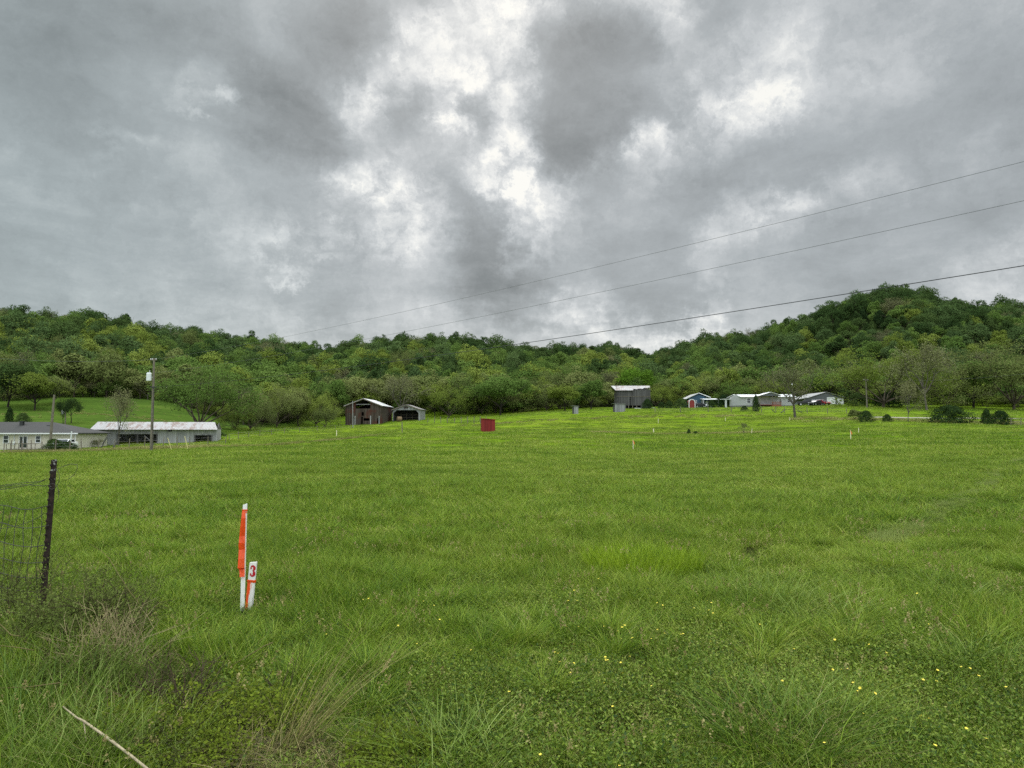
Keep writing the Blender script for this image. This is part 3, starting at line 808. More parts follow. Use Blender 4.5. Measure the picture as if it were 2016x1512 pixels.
def grow(rng, H, trunk_h, r, limbs, levels, spread, up=.35, droop=0.0, decay=.70, lean=.04, first=.5):
    """trunk, limbs and branches of a broadleaf tree; returns tubes and twig tips"""
    segs, tips = [], []
    def limb(p, d, L, rad, lev):
        n = 3 if lev < 2 else 2
        q = p
        for i in range(n):
            d = d + rng.normal(0, .16, 3); d[2] += (up - droop * lev) * .18
            d = d / np.linalg.norm(d)
            e = q + d * L / n
            ra, rb = rad * (1 - .55 * i / n), rad * (1 - .55 * (i + 1) / n)
            segs.append((q, e, ra, rb))
            if lev < levels and i > 0:
                side = np.cross(d, rng.normal(size=3)); side /= np.linalg.norm(side) + 1e-9
                limb(e, d * .75 + side * rng.uniform(.5, .95), L * decay * rng.uniform(.6, .9), rb * .55, lev + 1)
            q = e
        if lev < levels:
            for j in range(2):
                side = np.cross(d, rng.normal(size=3)); side /= np.linalg.norm(side) + 1e-9
                limb(q, d + side * rng.uniform(.35, .75), L * decay * rng.uniform(.75, 1.05), rad * .42, lev + 1)
        else:
            tips.append(q)
    p = np.zeros(3); p[2] = -.3
    d = np.array([rng.normal(0, lean), rng.normal(0, lean), 1.0])
    k = 4
    rr = r * 1.35
    for i in range(k):
        e = p + d / np.linalg.norm(d) * (trunk_h + .3) / k
        rn = r * (1 - .12 * i)
        segs.append((p, e, rr, rn)); rr = rn; p = e
        d = d + np.array([rng.normal(0, .05), rng.normal(0, .05), 0])
    L = (H - trunk_h) * first
    for j in range(limbs):
        a = 2 * np.pi * (j + rng.uniform(-.25, .25)) / limbs
        out_ = spread * rng.uniform(.65, 1.15) if j else spread * .25
        limb(p - np.array([0, 0, trunk_h * .18 * rng.random() * (j > 0)]), np.array([math.cos(a) * out_, math.sin(a) * out_, 1.0]) / math.hypot(out_, 1), L * rng.uniform(.85, 1.15), r * .55, 0)
    return segs, np.array(tips)
SOFT = {}
def soft_mesh(name, V, Q, mat, center, w=.55):
    """leaf cards shaded with the roundness of the billow they belong to"""
    me = mesh_np(name, V, Q, mat, True)
    c = V.reshape(-1, 4, 3)
    fn = np.cross(c[:, 2] - c[:, 0], c[:, 3] - c[:, 1]); fn /= np.linalg.norm(fn, axis=1, keepdims=True) + 1e-9
    n = fn * (1 - w) + center[:len(fn)] * w
    n /= np.linalg.norm(n, axis=1, keepdims=True) + 1e-9
    me.normals_split_custom_set_from_vertices(np.repeat(n, 4, 0).tolist())
    return me
def lobed(rng, H, Wd, base, nl, n, size, flatter=1.0, lob=(.26, .46)):
    """crown of overlapping leafy billows filled with leaf clumps: gaps between, ragged edge"""
    zc = H * (base + 1) / 2; rz = H * (1 - base) / 2 * flatter; rx = Wd / 2
    dirs = rng.normal(size=(nl, 3)); dirs[:, 2] = np.abs(dirs[:, 2]) * 1.0 - .45; dirs /= np.linalg.norm(dirs, axis=1, keepdims=True)
    rad = rng.uniform(*lob, nl) ** 1.0 * rx * (1.0 if nl < 24 else .82)
    lop = rng.normal(0, .10, 3) * np.array([rx, rx, 0])
    C = dirs * np.array([rx, rx, rz]) * rng.uniform(.42, .92, (nl, 1)) + np.array([0, 0, zc]) + lop
    C = np.concatenate([C, [[0, 0, zc + rz * .25]]]); rad = np.concatenate([rad, [rx * .55]])
    li = rng.choice(len(C), n, p=rad ** 2 / (rad ** 2).sum())
    dv = rng.normal(size=(n, 3)); dv[:, 2] += .35; dv /= np.linalg.norm(dv, axis=1, keepdims=True)
    rr = rad[li] * np.clip(rng.normal(.93, .20, n), .4, 1.45)
    pos = C[li] + dv * rr[:, None] * np.array([1, 1, .85])
    inside = np.zeros(n, bool)
    for c, r_ in zip(C, rad):
        inside |= (np.linalg.norm(pos - c, axis=1) < r_ * .62)
    pos, dv = pos[~inside], dv[~inside]
    pos = pos[pos[:, 2] > H * base * .75]; dv = dv[:len(pos)]
    nrm = dv * .9 + rng.normal(0, .50, pos.shape); nrm[:, 2] += .25
    whole = pos - np.array([0, 0, H * .45]); whole /= np.linalg.norm(whole, axis=1, keepdims=True) + 1e-9
    SOFT['n'] = dv * .6 + whole * .6 + np.array([0, 0, .15])
    return cards(rng, pos, nrm, size, .8)
def conifer(rng, H, Wd, n, size, base=.04, round_=.5):
    """cedar: dense pointed crown of drooping sprays"""
    t = rng.random(n) ** .8
    z = H * (base + (1 - base) * t)
    prof = (1 - t) ** round_ * (.55 + .45 * np.minimum(1, t * 6))
    a = rng.random(n) * 2 * np.pi
    bulge = 1 + .22 * np.sin(a * 3 + t * 9) + .15 * np.sin(a * 5 - t * 14)
    r = Wd / 2 * prof * bulge * np.clip(rng.normal(.9, .17, n), .3, 1.25)
    pos = np.stack([np.cos(a) * r, np.sin(a) * r, z + rng.normal(0, .02 * H, n)], 1)
    nrm = np.stack([np.cos(a), np.sin(a), np.full(n, .5)], 1) + rng.normal(0, .55, (n, 3))
    return cards(rng, pos, nrm, size, .55)
def tip_leaves(rng, tips, per, sig, size):
    c = np.repeat(tips, per, 0) + rng.normal(0, sig, (len(tips) * per, 3))
    nrm = rng.normal(size=c.shape) + np.array([0, 0, .7])
    return cards(rng, c, nrm, size, .7)
rng = np.random.default_rng(5)
TREES = {}          # kind -> list of (trunk mesh, crown mesh), each for a tree 10 m tall
def add_kind(key, trunk, crown):
    TREES.setdefault(key, []).append((trunk, crown))
SHAPES = [(10, 8.6, .09, 22), (10, 7.0, .06, 26), (10, 9.6, .10, 34), (10, 6.0, .08, 20), (10, 8.0, .05, 44), (10, 7.6, .10, 12)]
for si, (H, Wd, base, nl) in enumerate(SHAPES):
    sg, tp = grow(rng, H, 2.2, .17, 5, 1, .8, .4)
    tk = segs_mesh('trunk', sg, MATS['bark'], 5)
    V, Q = lobed(rng, H, Wd, base, nl, 5200, .38); sn = SOFT['n']
    for c in ('mid', 'lime', 'dark', 'olive', 'blue'):
        add_kind('far_' + c, tk, soft_mesh('crown', V, Q, MATS['leaf_' + c], sn))
for si, (H, Wd, base, nl) in enumerate([(10, 9.0, .17, 30), (10, 7.6, .15, 26), (10, 10.5, .2, 34)]):
    sg, tp = grow(rng, H, 2.0, .19, 6, 2, .85, .4)
    tk = segs_mesh('trunk', sg, MATS['bark_dark'], 6)
    V, Q = lobed(rng, H, Wd, base, nl, 14000, .25, 1.0, (.18, .34))
    sn = SOFT['n']; V2, Q2 = tip_leaves(rng, tp, 10, .5, .28)
    t2 = V2.reshape(-1, 4, 3).mean(1) - np.array([0, 0, H * .4]); sn = np.concatenate([sn, t2 / np.linalg.norm(t2, axis=1, keepdims=True)])
    V = np.concatenate([V, V2]); Q = np.concatenate([Q, Q2 + len(V) - len(V2)])
    for c in ('mid', 'lime', 'bright', 'dark', 'olive'):
        add_kind('near_' + c, tk, soft_mesh('crown', V, Q, MATS['leaf_' + c], sn))
for si in range(3):      # trees just coming into leaf: limbs show through
    sg, tp = grow(rng, 10, 2.0, .20, 6, 4, .75, .35, 0.0, .66, .04, .34)
    sg = [s for s in sg]
    z = max(t[2] for t in tp); k = 10 / z
    sg = [(a * k, b * k, r0, max(r1, .012)) for a, b, r0, r1 in sg]; tp = tp * k
    tk = segs_mesh('trunk', sg, MATS['bark'], 4)
    tkg = segs_mesh('trunk', sg, MATS['bark_grey'], 4)
    V, Q = tip_leaves(rng, tp, 4, .34, .22)
    for c in ('lime', 'olive', 'mid', 'grey'):
        add_kind('airy_' + c, tk if c != 'grey' else tkg, mesh_np('crown', V, Q, MATS['leaf_' + c]))
for si in range(2):      # wide feathery trees, leafy almost to the ground
    sg, tp = grow(rng, 10, .8, .22, 8, 4, 1.15, .38, 0.0, .68, .04, .34)
    k = 10 / max(t[2] for t in tp)
    sg = [(a * k, b * k, r0, max(r1, .012)) for a, b, r0, r1 in sg]; tp = tp * k
    tk = segs_mesh('trunk', sg, MATS['bark'], 4)
    V, Q = tip_leaves(rng, tp, 9, .42, .22)
    for c in ('mid', 'lime', 'olive'): add_kind('feather_' + c, tk, mesh_np('crown', V, Q, MATS['leaf_' + c]))
for si in range(2):
    tk = segs_mesh('trunk', [((0, 0, -.3), (0, 0, 6), .16, .05)], MATS['bark_dark'], 6)
    V, Q = conifer(rng, 10, 5.5 + si * 2, 5200, .42)
    add_kind('cedar', tk, mesh_np('crown', V, Q, MATS['leaf_cedar']))
    V, Q = conifer(rng, 10, 10.5 + si * 2, 5200, .55, .0, .42)
    add_kind('round_cedar', tk, mesh_np('crown', V, Q, MATS['leaf_cedar']))
for si in range(2):
    sg, tp = grow(rng, 10, 3.6, .22, 5, 2, 1.0, .3)
    tk = segs_mesh('trunk', sg, MATS['bark_dark'], 6)
    V, Q = tip_leaves(rng, tp, 46, .62, .34)
    add_kind('pine', tk, mesh_np('crown', V, Q, MATS['leaf_cedar']))

def put_tree(name, kind, px, d, h, w=None, label=None, cat='tree', group=None, var=0, rz=None, sink=.15, loc=None):
    tk, cr = TREES[kind][var % len(TREES[kind])]
    L = loc if loc is not None else stand(px, d)
    o = thing(name, label, cat, (L[0], L[1], L[2] - sink), random.random() * 6.28 if rz is None else rz, group)
    s = h / 10.0
    sw = s if w is None else w / 8.5
    o.scale = (sw, sw, s)
    link('trunk', tk, o); link('crown', cr, o)
    return o
random.seed(3)
# photo position of the foot, depth, photo height of the top -> height in metres
def hgt_px(px, d, ytop):
    return at(px, ytop, d).z - gz(X_at(px, d), d)
EDGE = [ # kind, px, depth, y of the top, crown width in photo px, label, variant
    ('near_dark', 14, 168, 706, 95, 'tall dark-leaved tree at the far left edge behind the white house', 0),
    ('near_lime', 67, 164, 728, 82, 'yellow-green tree with a clear dark trunk on the pasture above the white house', 1),
    ('near_olive', 104, 176, 738, 60, 'olive-green tree between the trunked yellow-green one and the dark pine clump', 2),
    ('pine', 124, 131, 790, 26, 'left pine of the dark clump beside the small yard pole', 0),
    ('pine', 140, 133, 783, 36, 'taller right pine of the dark clump beside the small yard pole', 1),
    ('cedar', 18, 128, 800, 26, 'pointed dark cedar rising over the roof of the white house', 0),
    ('round_cedar', 45, 128, 812, 22, 'low round dark cedar behind the roof of the white house', 1),
    ('airy_grey', 235, 105, 762, 62, 'nearly leafless brown tree in front of the long grey shed', 0),
    ('feather_mid', 393, 137, 716, 150, 'wide feathery green tree behind the right end of the long grey shed', 1),
    ('feather_olive', 492, 152, 776, 56, 'small olive tree standing alone right of the wide feathery tree', 2),
    ('feather_lime', 462, 150, 796, 50, 'thin low green tree just right of the long grey shed', 0),
    ('feather_olive', 545, 172, 764, 70, 'loose olive tree among the small trees left of the old barn', 1),
    ('near_olive', 587, 182, 764, 62, 'rounded olive tree with a dark trunk among those left of the old barn', 0),
    ('feather_lime', 622, 186, 768, 58, 'light green budding tree next to the rounded olive one left of the barn', 2),
    ('near_mid', 655, 206, 742, 66, 'full green tree just behind the left wall of the old barn', 1),
    ('near_olive', 700, 226, 738, 84, 'broad olive-green tree rising behind the roof of the old barn', 2),
    ('airy_grey', 787, 214, 736, 84, 'bare pale-limbed tree behind the gap between the old barn and open shed', 2),
    ('near_lime', 856, 222, 752, 56, 'yellow-green tree right behind the open white shed', 0),
    ('feather_lime', 884, 212, 760, 56, 'thin lime tree with visible stems right of the open white shed', 1),
    ('feather_mid', 915, 226, 738, 74, 'tall airy green tree behind the pasture left of the red box', 0),
    ('near_mid', 985, 214, 738, 92, 'spreading green tree with thick forked dark limbs behind the red box', 2),
    ('near_lime', 1048, 226, 752, 48, 'yellow-green tree filling the gap right of the forked dark-limbed one', 1),
    ('near_lime', 1112, 221, 755, 66, 'neat rounded lime-green tree near the small grey outhouse', 0),
    ('near_mid', 1164, 232, 744, 62, 'rounded mid-green tree between the small outhouse and the tall grey barn', 1),
    ('near_bright', 1246, 262, 719, 74, 'bright dense green dome-shaped tree rising over the tall grey barn', 0),
    ('near_olive', 1318, 262, 744, 66, 'olive-green tree right of the tall grey barn behind two dark bushes', 2),
    ('near_lime', 1368, 268, 738, 70, 'yellow-green tree standing behind the blue house', 1),
    ('feather_olive', 1415, 262, 734, 70, 'thin yellowish tree between the blue house and the mobile home', 2),
    ('near_olive', 1470, 258, 742, 64, 'olive tree behind the left end of the mobile home', 0),
    ('airy_grey', 1566, 140, 712, 116, 'bare grey tree with a thick trunk in front of the parked cars', 1),
    ('near_mid', 1618, 236, 724, 66, 'full green tree behind the grey garage', 2),
    ('near_dark', 1664, 232, 762, 30, 'small dark tree at the right corner of the grey garage', 1),
    ('feather_lime', 1740, 178, 686, 138, 'large yellow-green spreading tree beside the right utility pole', 0),
    ('airy_grey', 1826, 164, 672, 116, 'largest bare tree with a double trunk beyond the gravel driveway', 2),
    ('near_mid', 1918, 186, 706, 108, 'dark-trunked dense green tree at right beyond the dark bushes', 2),
    ('feather_olive', 1998, 178, 674, 140, 'tall olive-brown budding tree at the right edge of the field', 1),
    ('feather_lime', 517, 178, 782, 44, 'low lime-green tree between two small olive trees right of the long shed', 1),
    ('feather_lime', 566, 190, 758, 56, 'pale green tree behind the rounded olive tree left of the old barn', 0),
    ('feather_olive', 640, 178, 800, 34, 'small olive shrub-like tree left of the old barn wall', 1),
    ('feather_lime', 948, 224, 760, 50, 'pale lime tree behind the left side of the red box', 0),
    ('feather_olive', 1076, 226, 764, 50, 'olive tree between the forked dark-limbed tree and the rounded lime tree', 1),
    ('feather_lime', 1292, 252, 756, 54, 'pale lime tree just right of the tall grey barn', 0),
    ('feather_lime', 1343, 256, 748, 58, 'pale lime tree behind the left porch corner of the blue house', 1),
    ('feather_mid', 1446, 250, 748, 56, 'fresh green tree behind the small white side porch', 0),
    ('feather_lime', 1520, 250, 744, 60, 'pale lime tree behind the mobile home chimney', 1),
    ('feather_olive', 1868, 182, 716, 84, 'loose olive tree right of the largest bare tree', 0),
    ('airy_grey', 1788, 118, 745, 44, 'leafless sapling thicket in front of the gravel driveway', 0),
]
for i, (kind, px, d, yt, wpx, label, var) in enumerate(EDGE):
    h = hgt_px(px, d, yt)
    put_tree('field_tree', kind, px, d, h, wpx * d / F, label, 'tree', 'trees along the edge of the field', var, 1.3 * i)
BUSH = [ # px, depth, y of the top, width px, kind, label
    (1275, 214, 784, 22, 'round_cedar', 'dark round cedar bush at the right corner of the tall grey barn'),
    (1303, 222, 790, 14, 'round_cedar', 'small dark bush between two larger ones right of the tall grey barn'),
    (1318, 214, 787, 17, 'round_cedar', 'dark round bush midway between the tall grey barn and the blue house'),
    (1342, 214, 783, 26, 'round_cedar', 'dark bush touching the left side of the red arched shed'),
    (1402, 206, 786, 18, 'round_cedar', 'dark bush under the porch roof of the blue house'),
    (1427, 216, 776, 30, 'round_cedar', 'dark cedar behind the small white porch of the mobile home'),
    (1489, 165, 776, 28, 'cedar', 'dark cedar in front of the mobile home window'),
    (1466, 170, 797, 13, 'round_cedar', 'tiny dark shrub left of the cedar at the mobile home'),
    (1356, 95, 841, 17, 'cedar', 'leafy dark shrub alone in the middle of the meadow'),
    (1369, 95, 845, 10, 'round_cedar', 'tiny round shrub beside the lone one in the meadow'),
    (1684, 126, 802, 38, 'near_olive', 'olive shrub left of the dark cedars near the right utility pole'),
    (1705, 121, 806, 26, 'round_cedar', 'dark cedar bush below the right utility pole'),
    (1747, 120, 813, 20, 'round_cedar', 'small compact dark bush standing alone before the gravel driveway'),
    (1870, 116, 796, 66, 'round_cedar', 'widest dark bush in the row at the right of the field'),
    (1943, 112, 803, 42, 'cedar', 'taller pointed bush of the dark pair at the far right'),
    (1970, 113, 806, 34, 'round_cedar', 'rounder right bush of the dark pair at the far right'),
    (1690, 190, 772, 40, 'round_cedar', 'dark cedar thicket left of the right utility pole'),
    (1752, 184, 770, 54, 'round_cedar', 'dark cedar thicket right of the right utility pole'),
    (108, 91, 861, 40, 'round_cedar', 'dark shrubbery against the wall of the white house'),
    (131, 90, 866, 40, 'round_cedar', 'second dark shrub right of the leaning yard pole'),
    (172, 104, 858, 40, 'airy_grey', 'brown leafless brush between the white house and the long shed'),
    (196, 103, 862, 34, 'airy_grey', 'low brown brush against the left end of the long shed'),
    (438, 122, 846, 26, 'near_mid', 'green shrub at the right end of the long grey shed'),
    (1464, 92, 828, 16, 'airy_grey', 'thin leafless sapling weed right of the lone meadow shrub'),
]
for i, (px, d, yt, wpx, kind, label) in enumerate(BUSH):
    put_tree('bush', kind, px, d, hgt_px(px, d, yt), wpx * d / F * (1.0 if 'airy' in kind else .85), label, 'bush', 'bushes around the field', i, 2.1 * i, .25)

# ------------------------------------------------------------------ the wooded hills
LAND = [(0, 'the white house'), (95, 'the leaning yard pole'), (200, 'the left end of the long shed'), (300, 'the tall left utility pole'), (395, 'the wide feathery tree'),
        (470, 'the lone olive tree'), (560, 'the small trees left of the barn'), (640, 'the left wall of the old barn'), (715, 'the old barn roof'), (800, 'the open white shed'), (880, 'the thin lime tree'),
        (960, 'the red box'), (1040, 'the forked dark-limbed tree'), (1134, 'the small outhouse'), (1190, 'the low grey shed'), (1245, 'the tall grey barn'), (1320, 'the two dark bushes'),
        (1378, 'the blue house'), (1430, 'the small white porch'), (1480, 'the mobile home'), (1566, 'the bare grey tree'), (1625, 'the grey garage'), (1706, 'the right utility pole'), (1760, 'the small compact bush'),
        (1826, 'the largest bare tree'), (1880, 'the widest dark bush'), (1950, 'the dark bush pair'), (2010, 'the right edge of the field')]
rng = np.random.default_rng(21)
cand = []
cell = {}
tries = 0
def ok(x, y, s):
    k = (int(x // 9), int(y // 9))
    for i in (-1, 0, 1):
        for j in (-1, 0, 1):
            for (a, b) in cell.get((k[0] + i, k[1] + j), ()):
                if (a - x) ** 2 + (b - y) ** 2 < s * s: return False
    cell.setdefault(k, []).append((x, y)); return True
N = 36000
pxs = rng.uniform(-380, 2400, N); ts = np.where(np.arange(N) < 29000, rng.uniform(-.02, 1.05, N), rng.uniform(.82, 1.12, N)) ; us = rng.random((N, 6))
for i in range(N):
    px = pxs[i]
    T = float(interp(TOE, px)); Rg = float(interp(RIDGE, px))
    d = T + 6 + (Rg - T) * ts[i]
    x = (px - 1008) / F * d
    if not ok(x, d, (6.3 if i < 29000 else 4.6) + 1.6 * us[i, 0]): continue
    cand.append((px, d, ts[i], x, us[i]))
xs = np.array([c[3] for c in cand]); ds = np.array([c[1] for c in cand])
zs_ = np.concatenate([terrain(xs[i:i + 8000], ds[i:i + 8000]) for i in range(0, len(xs), 8000)])
def pick(px, t, u, x, d):
    """which kind of tree grows here: darker on the crests, yellower low down, cedars among them"""
    pn = .5 + .5 * gnoise(x, d, .045, 6.0)
    r = u[1]
    crest = t > .70
    if u[2] < (.05 + .10 * (px > 1450) * (t < .75)): return 'cedar'
    if px < 330 and .25 < t < .62 and r < .55: return 'far_lime'
    if u[3] > .2 and r > .90: return 'feather_olive' if u[4] < .4 else 'feather_mid' if u[4] < .75 else 'airy_grey'
    if crest: return 'far_dark' if r < .55 else ('far_mid' if r < .78 else 'far_blue' if r < .93 else 'airy_grey')
    if t < .14: return ('far_olive' if r < .42 else 'far_mid' if r < .72 else 'far_lime' if r < .88 else 'airy_grey')
    w = [('far_mid', .36), ('far_lime', .12 + .22 * pn * (t < .55)), ('far_dark', .14 + .14 * (1 - pn)), ('far_blue', .12 + .15 * (px > 1200)), ('far_olive', .15)]
    tot = sum(b for a, b in w); r *= tot
    for a, b in w:
        if r < b: return a
        r -= b
    return 'far_mid'
WORD = {'far_mid': 'mid-green', 'far_lime': 'yellow-green', 'far_dark': 'dark green', 'far_blue': 'bluish-green', 'far_olive': 'olive-green', 'cedar': 'blackish-green cedar', 'airy_grey': 'greyish half-bare', 'feather_olive': 'feathery olive', 'feather_mid': 'feathery green'}
forest = []
for (px, d, t, x, u), z in zip(cand, zs_):
    k = pick(px, t, u, x, d)
    h = (8.2 + 6.2 * u[3] ** 1.3) * (1.10 if k in ('far_dark', 'far_blue') else 1.0)
    if px > 1450 and .15 < t < .6: h *= .82
    if k == 'cedar': h *= .78
    if t > .85: h *= .72 + .45 * u[5]
    w = (h * .55 + 4.6) * (.72 + .52 * u[4]) * (1.0 if k != 'cedar' else .8)
    forest.append((k, px, d, t, x, z - .4, h, w, int(u[5] * 97)))
forest.sort(key=lambda f: f[2])
inside = [f for f in forest if -15 < f[1] < 2031]
N_OWN = 300 - len(EDGE)
# those that show largest: by size in the picture
inside.sort(key=lambda f: -(f[6] * f[7] / f[2] ** 2))
own = inside[:N_OWN]; own_set = set(map(id, own))
rest = [f for f in forest if id(f) not in own_set]
labs = {}
rows = []
for f in own:
    k, px, d, t = f[:4]
    li = min(range(len(LAND)), key=lambda i: abs(LAND[i][0] - px)); lx, lname = LAND[li]
    size = 'tall' if f[6] > 12.4 else 'low' if f[6] < 9.6 else 'broad' if f[7] / f[6] > 1.02 else 'slim' if f[7] / f[6] < .88 else 'rounded'
    tier = 'at the wood edge' if t < .10 else 'low on the hill' if t < .32 else 'halfway uphill' if t < .62 else 'high uphill' if t < .86 else 'on the ridge'
    side = 'above' if abs(px - lx) < 14 else ('left of' if px < lx else 'right of')
    base = f"{size} {WORD[k]} tree {tier}, {side} {lname}".replace('cedar tree', 'cedar')
    rows.append((base, f)); labs.setdefault(base, []).append(f)
DIFF = {2: ['nearer', 'farther'], 3: ['nearest', 'middle', 'farthest']}
for base, f in rows:
    same = sorted(labs[base], key=lambda g: g[2])
    lab = base
    if len(same) in DIFF and len(base.split()) < 16: lab = DIFF[len(same)][[id(g) for g in same].index(id(f))] + ' ' + base
    k, px, d, t, x, z, h, w, var = f
    lname_of = lambda g: min(LAND, key=lambda q: abs(q[0] - g[1]))[1]
    if len(lab.split()) > 16: lab = lab.replace(lname_of(f), lname_of(f).replace('the ', '', 1))
    if len(lab.split()) > 16: lab = lab.replace(' tree ', ' ', 1)
    put_tree('forest_tree', k, px, d, h, w, lab, 'tree', 'trees on the wooded hills', var, (var * 1.7) % 6.28, 0, (x, d, z))
for i in range(2600):
    px = rng.uniform(-300, 2300); T = float(interp(TOE, px)); d = T + 2 + 34 * rng.random() ** 1.5
    x = (px - 1008) / F * d
    if not ok(x + 5000, d, 3.2): continue
    h = rng.uniform(2.4, 5.6); k = rng.choice(['far_olive', 'far_mid', 'far_lime', 'feather_olive', 'feather_lime', 'airy_grey', 'far_mid'])
    rest.append((k, px, d, 0.0, x, gz(x, d) - .3, h, h * rng.uniform(.9, 1.4), int(rng.integers(0, 97))))
fk = sorted({f[0] for f in rest})
fm, fi = [], {}
for k in fk:
    for j, (tk, cr) in enumerate(TREES[k]):
        fi[(k, j)] = len(fm)
        nq = [np.zeros(len(me.vertices) * 3, np.float32) for me in (tk, cr)]
        Vs, Qs, Ms = [], [], []
        b = 0
        for mi, me in enumerate((tk, cr)):
            v_ = np.zeros(len(me.vertices) * 3, np.float32); me.vertices.foreach_get('co', v_)
            q_ = np.zeros(len(me.loops), np.int32); me.loops.foreach_get('vertex_index', q_)
            Vs.append(v_.reshape(-1, 3)); Qs.append(q_.reshape(-1, 4) + b); Ms.append(np.full(len(q_) // 4, mi)); b += len(v_) // 3
        fm.append(mesh_np('forest_kind', np.concatenate(Vs), np.concatenate(Qs), [tk.materials[0], cr.materials[0]], False, np.concatenate(Ms)))
instancer('forest', [(f[4], f[2], f[5]) for f in rest], [(0, 0, (f[8] * 1.7) % 6.28) for f in rest], [(f[7] / 8.5, f[7] / 8.5, f[6] / 10) for f in rest],
          [fi[(f[0], f[8] % len(TREES[f[0]]))] for f in rest], fm, 'stuff', 'green spring woodland covering the hills behind the farms', 'forest')
print('FOREST', len(forest), 'own', len(own), 'dup labels', sum(1 for b in labs.values() if len(b) > 3))
# ------------------------------------------------------------------ buildings
m_boards('barn_wood', [(.25, (.022, .017, .013)), (.5, (.052, .040, .031)), (.8, (.105, .088, .072))], .24, patch=(.105, .036, .024))
m_boards('grey_wood', [(.2, (.030, .029, .029)), (.5, (.070, .068, .067)), (.8, (.13, .127, .125))], .22)
m_boards('pale_wood', [(.2, (.13, .135, .137)), (.5, (.225, .23, .233)), (.8, (.34, .343, .343))], .25, bumpy=.3)
m_boards('shed_wood', [(.2, (.16, .165, .17)), (.5, (.27, .275, .28)), (.8, (.39, .395, .395))], .3, bumpy=.4)
m_boards('red_wood', [(.1, (.10, .012, .013)), (.5, (.195, .022, .022)), (.9, (.28, .042, .038))], .35, streak=.4, bumpy=.3)
m_boards('deck_wood', [(.2, (.13, .045, .03)), (.5, (.22, .08, .05)), (.8, (.32, .13, .085))], .15)
m_roofmetal('tin_roof', (.34, .335, .34), (.16, .10, .08), .47)
m_roofmetal('bright_tin', (.44, .445, .45), (.5, .45, .42), .62)
m_roofmetal('white_roof', (.74, .75, .76), (.55, .53, .5), .70)
m_roofmetal('grey_roof', (.24, .245, .25), (.3, .28, .26), .62)
m_roofmetal('dark_roof', (.10, .10, .105), (.09, .06, .045), .5)
m_plain('shingle', (.058, .057, .056), .9, .45, 9.0, .2)
m_plain('cream_siding', (.50,.475,.39), .75, .07, 1.2, .25)
m_plain('white_paint', (.62,.63,.64), .55, .05, 2.0, .3)
m_plain('blue_siding', (.038, .085, .135), .7, .10, 1.5, .3)
m_plain('grey_siding', (.34,.343,.35), .65, .07, 1.5, .3)
m_plain('dark_grey_siding', (.085,.09,.098), .55, .06, 1.5, .35)
m_plain('skirting', (.14,.138,.135), .8, .2, 2.0)
m_plain('red_door', (.19, .026, .024), .55, .10, 2.0, .3)
m_plain('interior_dark', (.018, .016, .014), .95, .3, 2.0, .05)
m_plain('weathered_pole', (.15, .135, .105), .9, .25, 3.0, .1, 0, (.16, .14, .11))
m_plain('post_wood', (.16, .14, .11), .95, .3, 4.0, .1)
m_plain('pale_post', (.50, .47, .36), .9, .2, 4.0, .1)
m_plain('wire_steel', (.16, .155, .15), .5, .2, 3.0, .4, .6)
m_plain('cable', (.030, .032, .036), .6, .1, 3.0, .3)
m_plain('bare_wire', (.13, .135, .14), .5, .1, 3.0, .3)
m_plain('transformer_grey', (.62, .65, .66), .4, .06, 2.0, .4)
m_plain('hay', (.16, .115, .07), .95, .35, 4.0, .05)
m_plain('black_paint', (.012, .013, .015), .25, .1, 2.0, .5)
m_plain('car_red', (.26, .012, .018), .28, .08, 2.0, .5)
m_plain('car_white', (.74, .75, .76), .3, .04, 2.0, .5)
m_plain('rubber', (.018, .018, .018), .85, .2, 5.0, .2)
m_plain('steel', (.55, .56, .57), .35, .1, 4.0, .5, .7)
m_plain('pale_concrete', (.62, .61, .57), .9, .15, 1.5, .1)
def glassy(name, tint):
    m, nt, out = new_mat(name); nb = NB(nt)
    principled(nb, out, tint, .08, .6)
    MATS[name] = m
glassy('window_glass', (.022, .027, .032))
glassy('tail_lamp', (.30, .012, .012))
M = MATS

def window(par, x0, x1, z0, z1, y, frame='white_paint', cross=True, name='window'):
    """sash window standing 4 cm proud of the wall plane y (front is towards -y)"""
    f = MB(); t = .09
    f.box(x0 - t, x0, y - .05, y + .03, z0 - t, z1 + t); f.box(x1, x1 + t, y - .05, y + .03, z0 - t, z1 + t)
    f.box(x0, x1, y - .05, y + .03, z1, z1 + t); f.box(x0, x1, y - .06, y + .03, z0 - t, z0)
    if cross: f.box(x0, x1, y - .03, y + .02, (z0 + z1) / 2 - .03, (z0 + z1) / 2 + .03)
    w = f.build(name, M[frame], par)
    MB().box(x0, x1, y - .012, y + .02, z0, z1).build('pane', M['window_glass'], w)
    return w
def base_z(loc, *pts):
    return min(gz(loc[0] + x, loc[1] + y) for x, y in pts)
def site(px, d, half=3.0, deep=6.0):
    L = stand(px, d)
    zs = [gz(L.x + x, L.y + y) for x in (-half, 0, half) for y in (0, deep)]
    return Vector((L.x, L.y, min(zs[0], zs[2], L.z)))

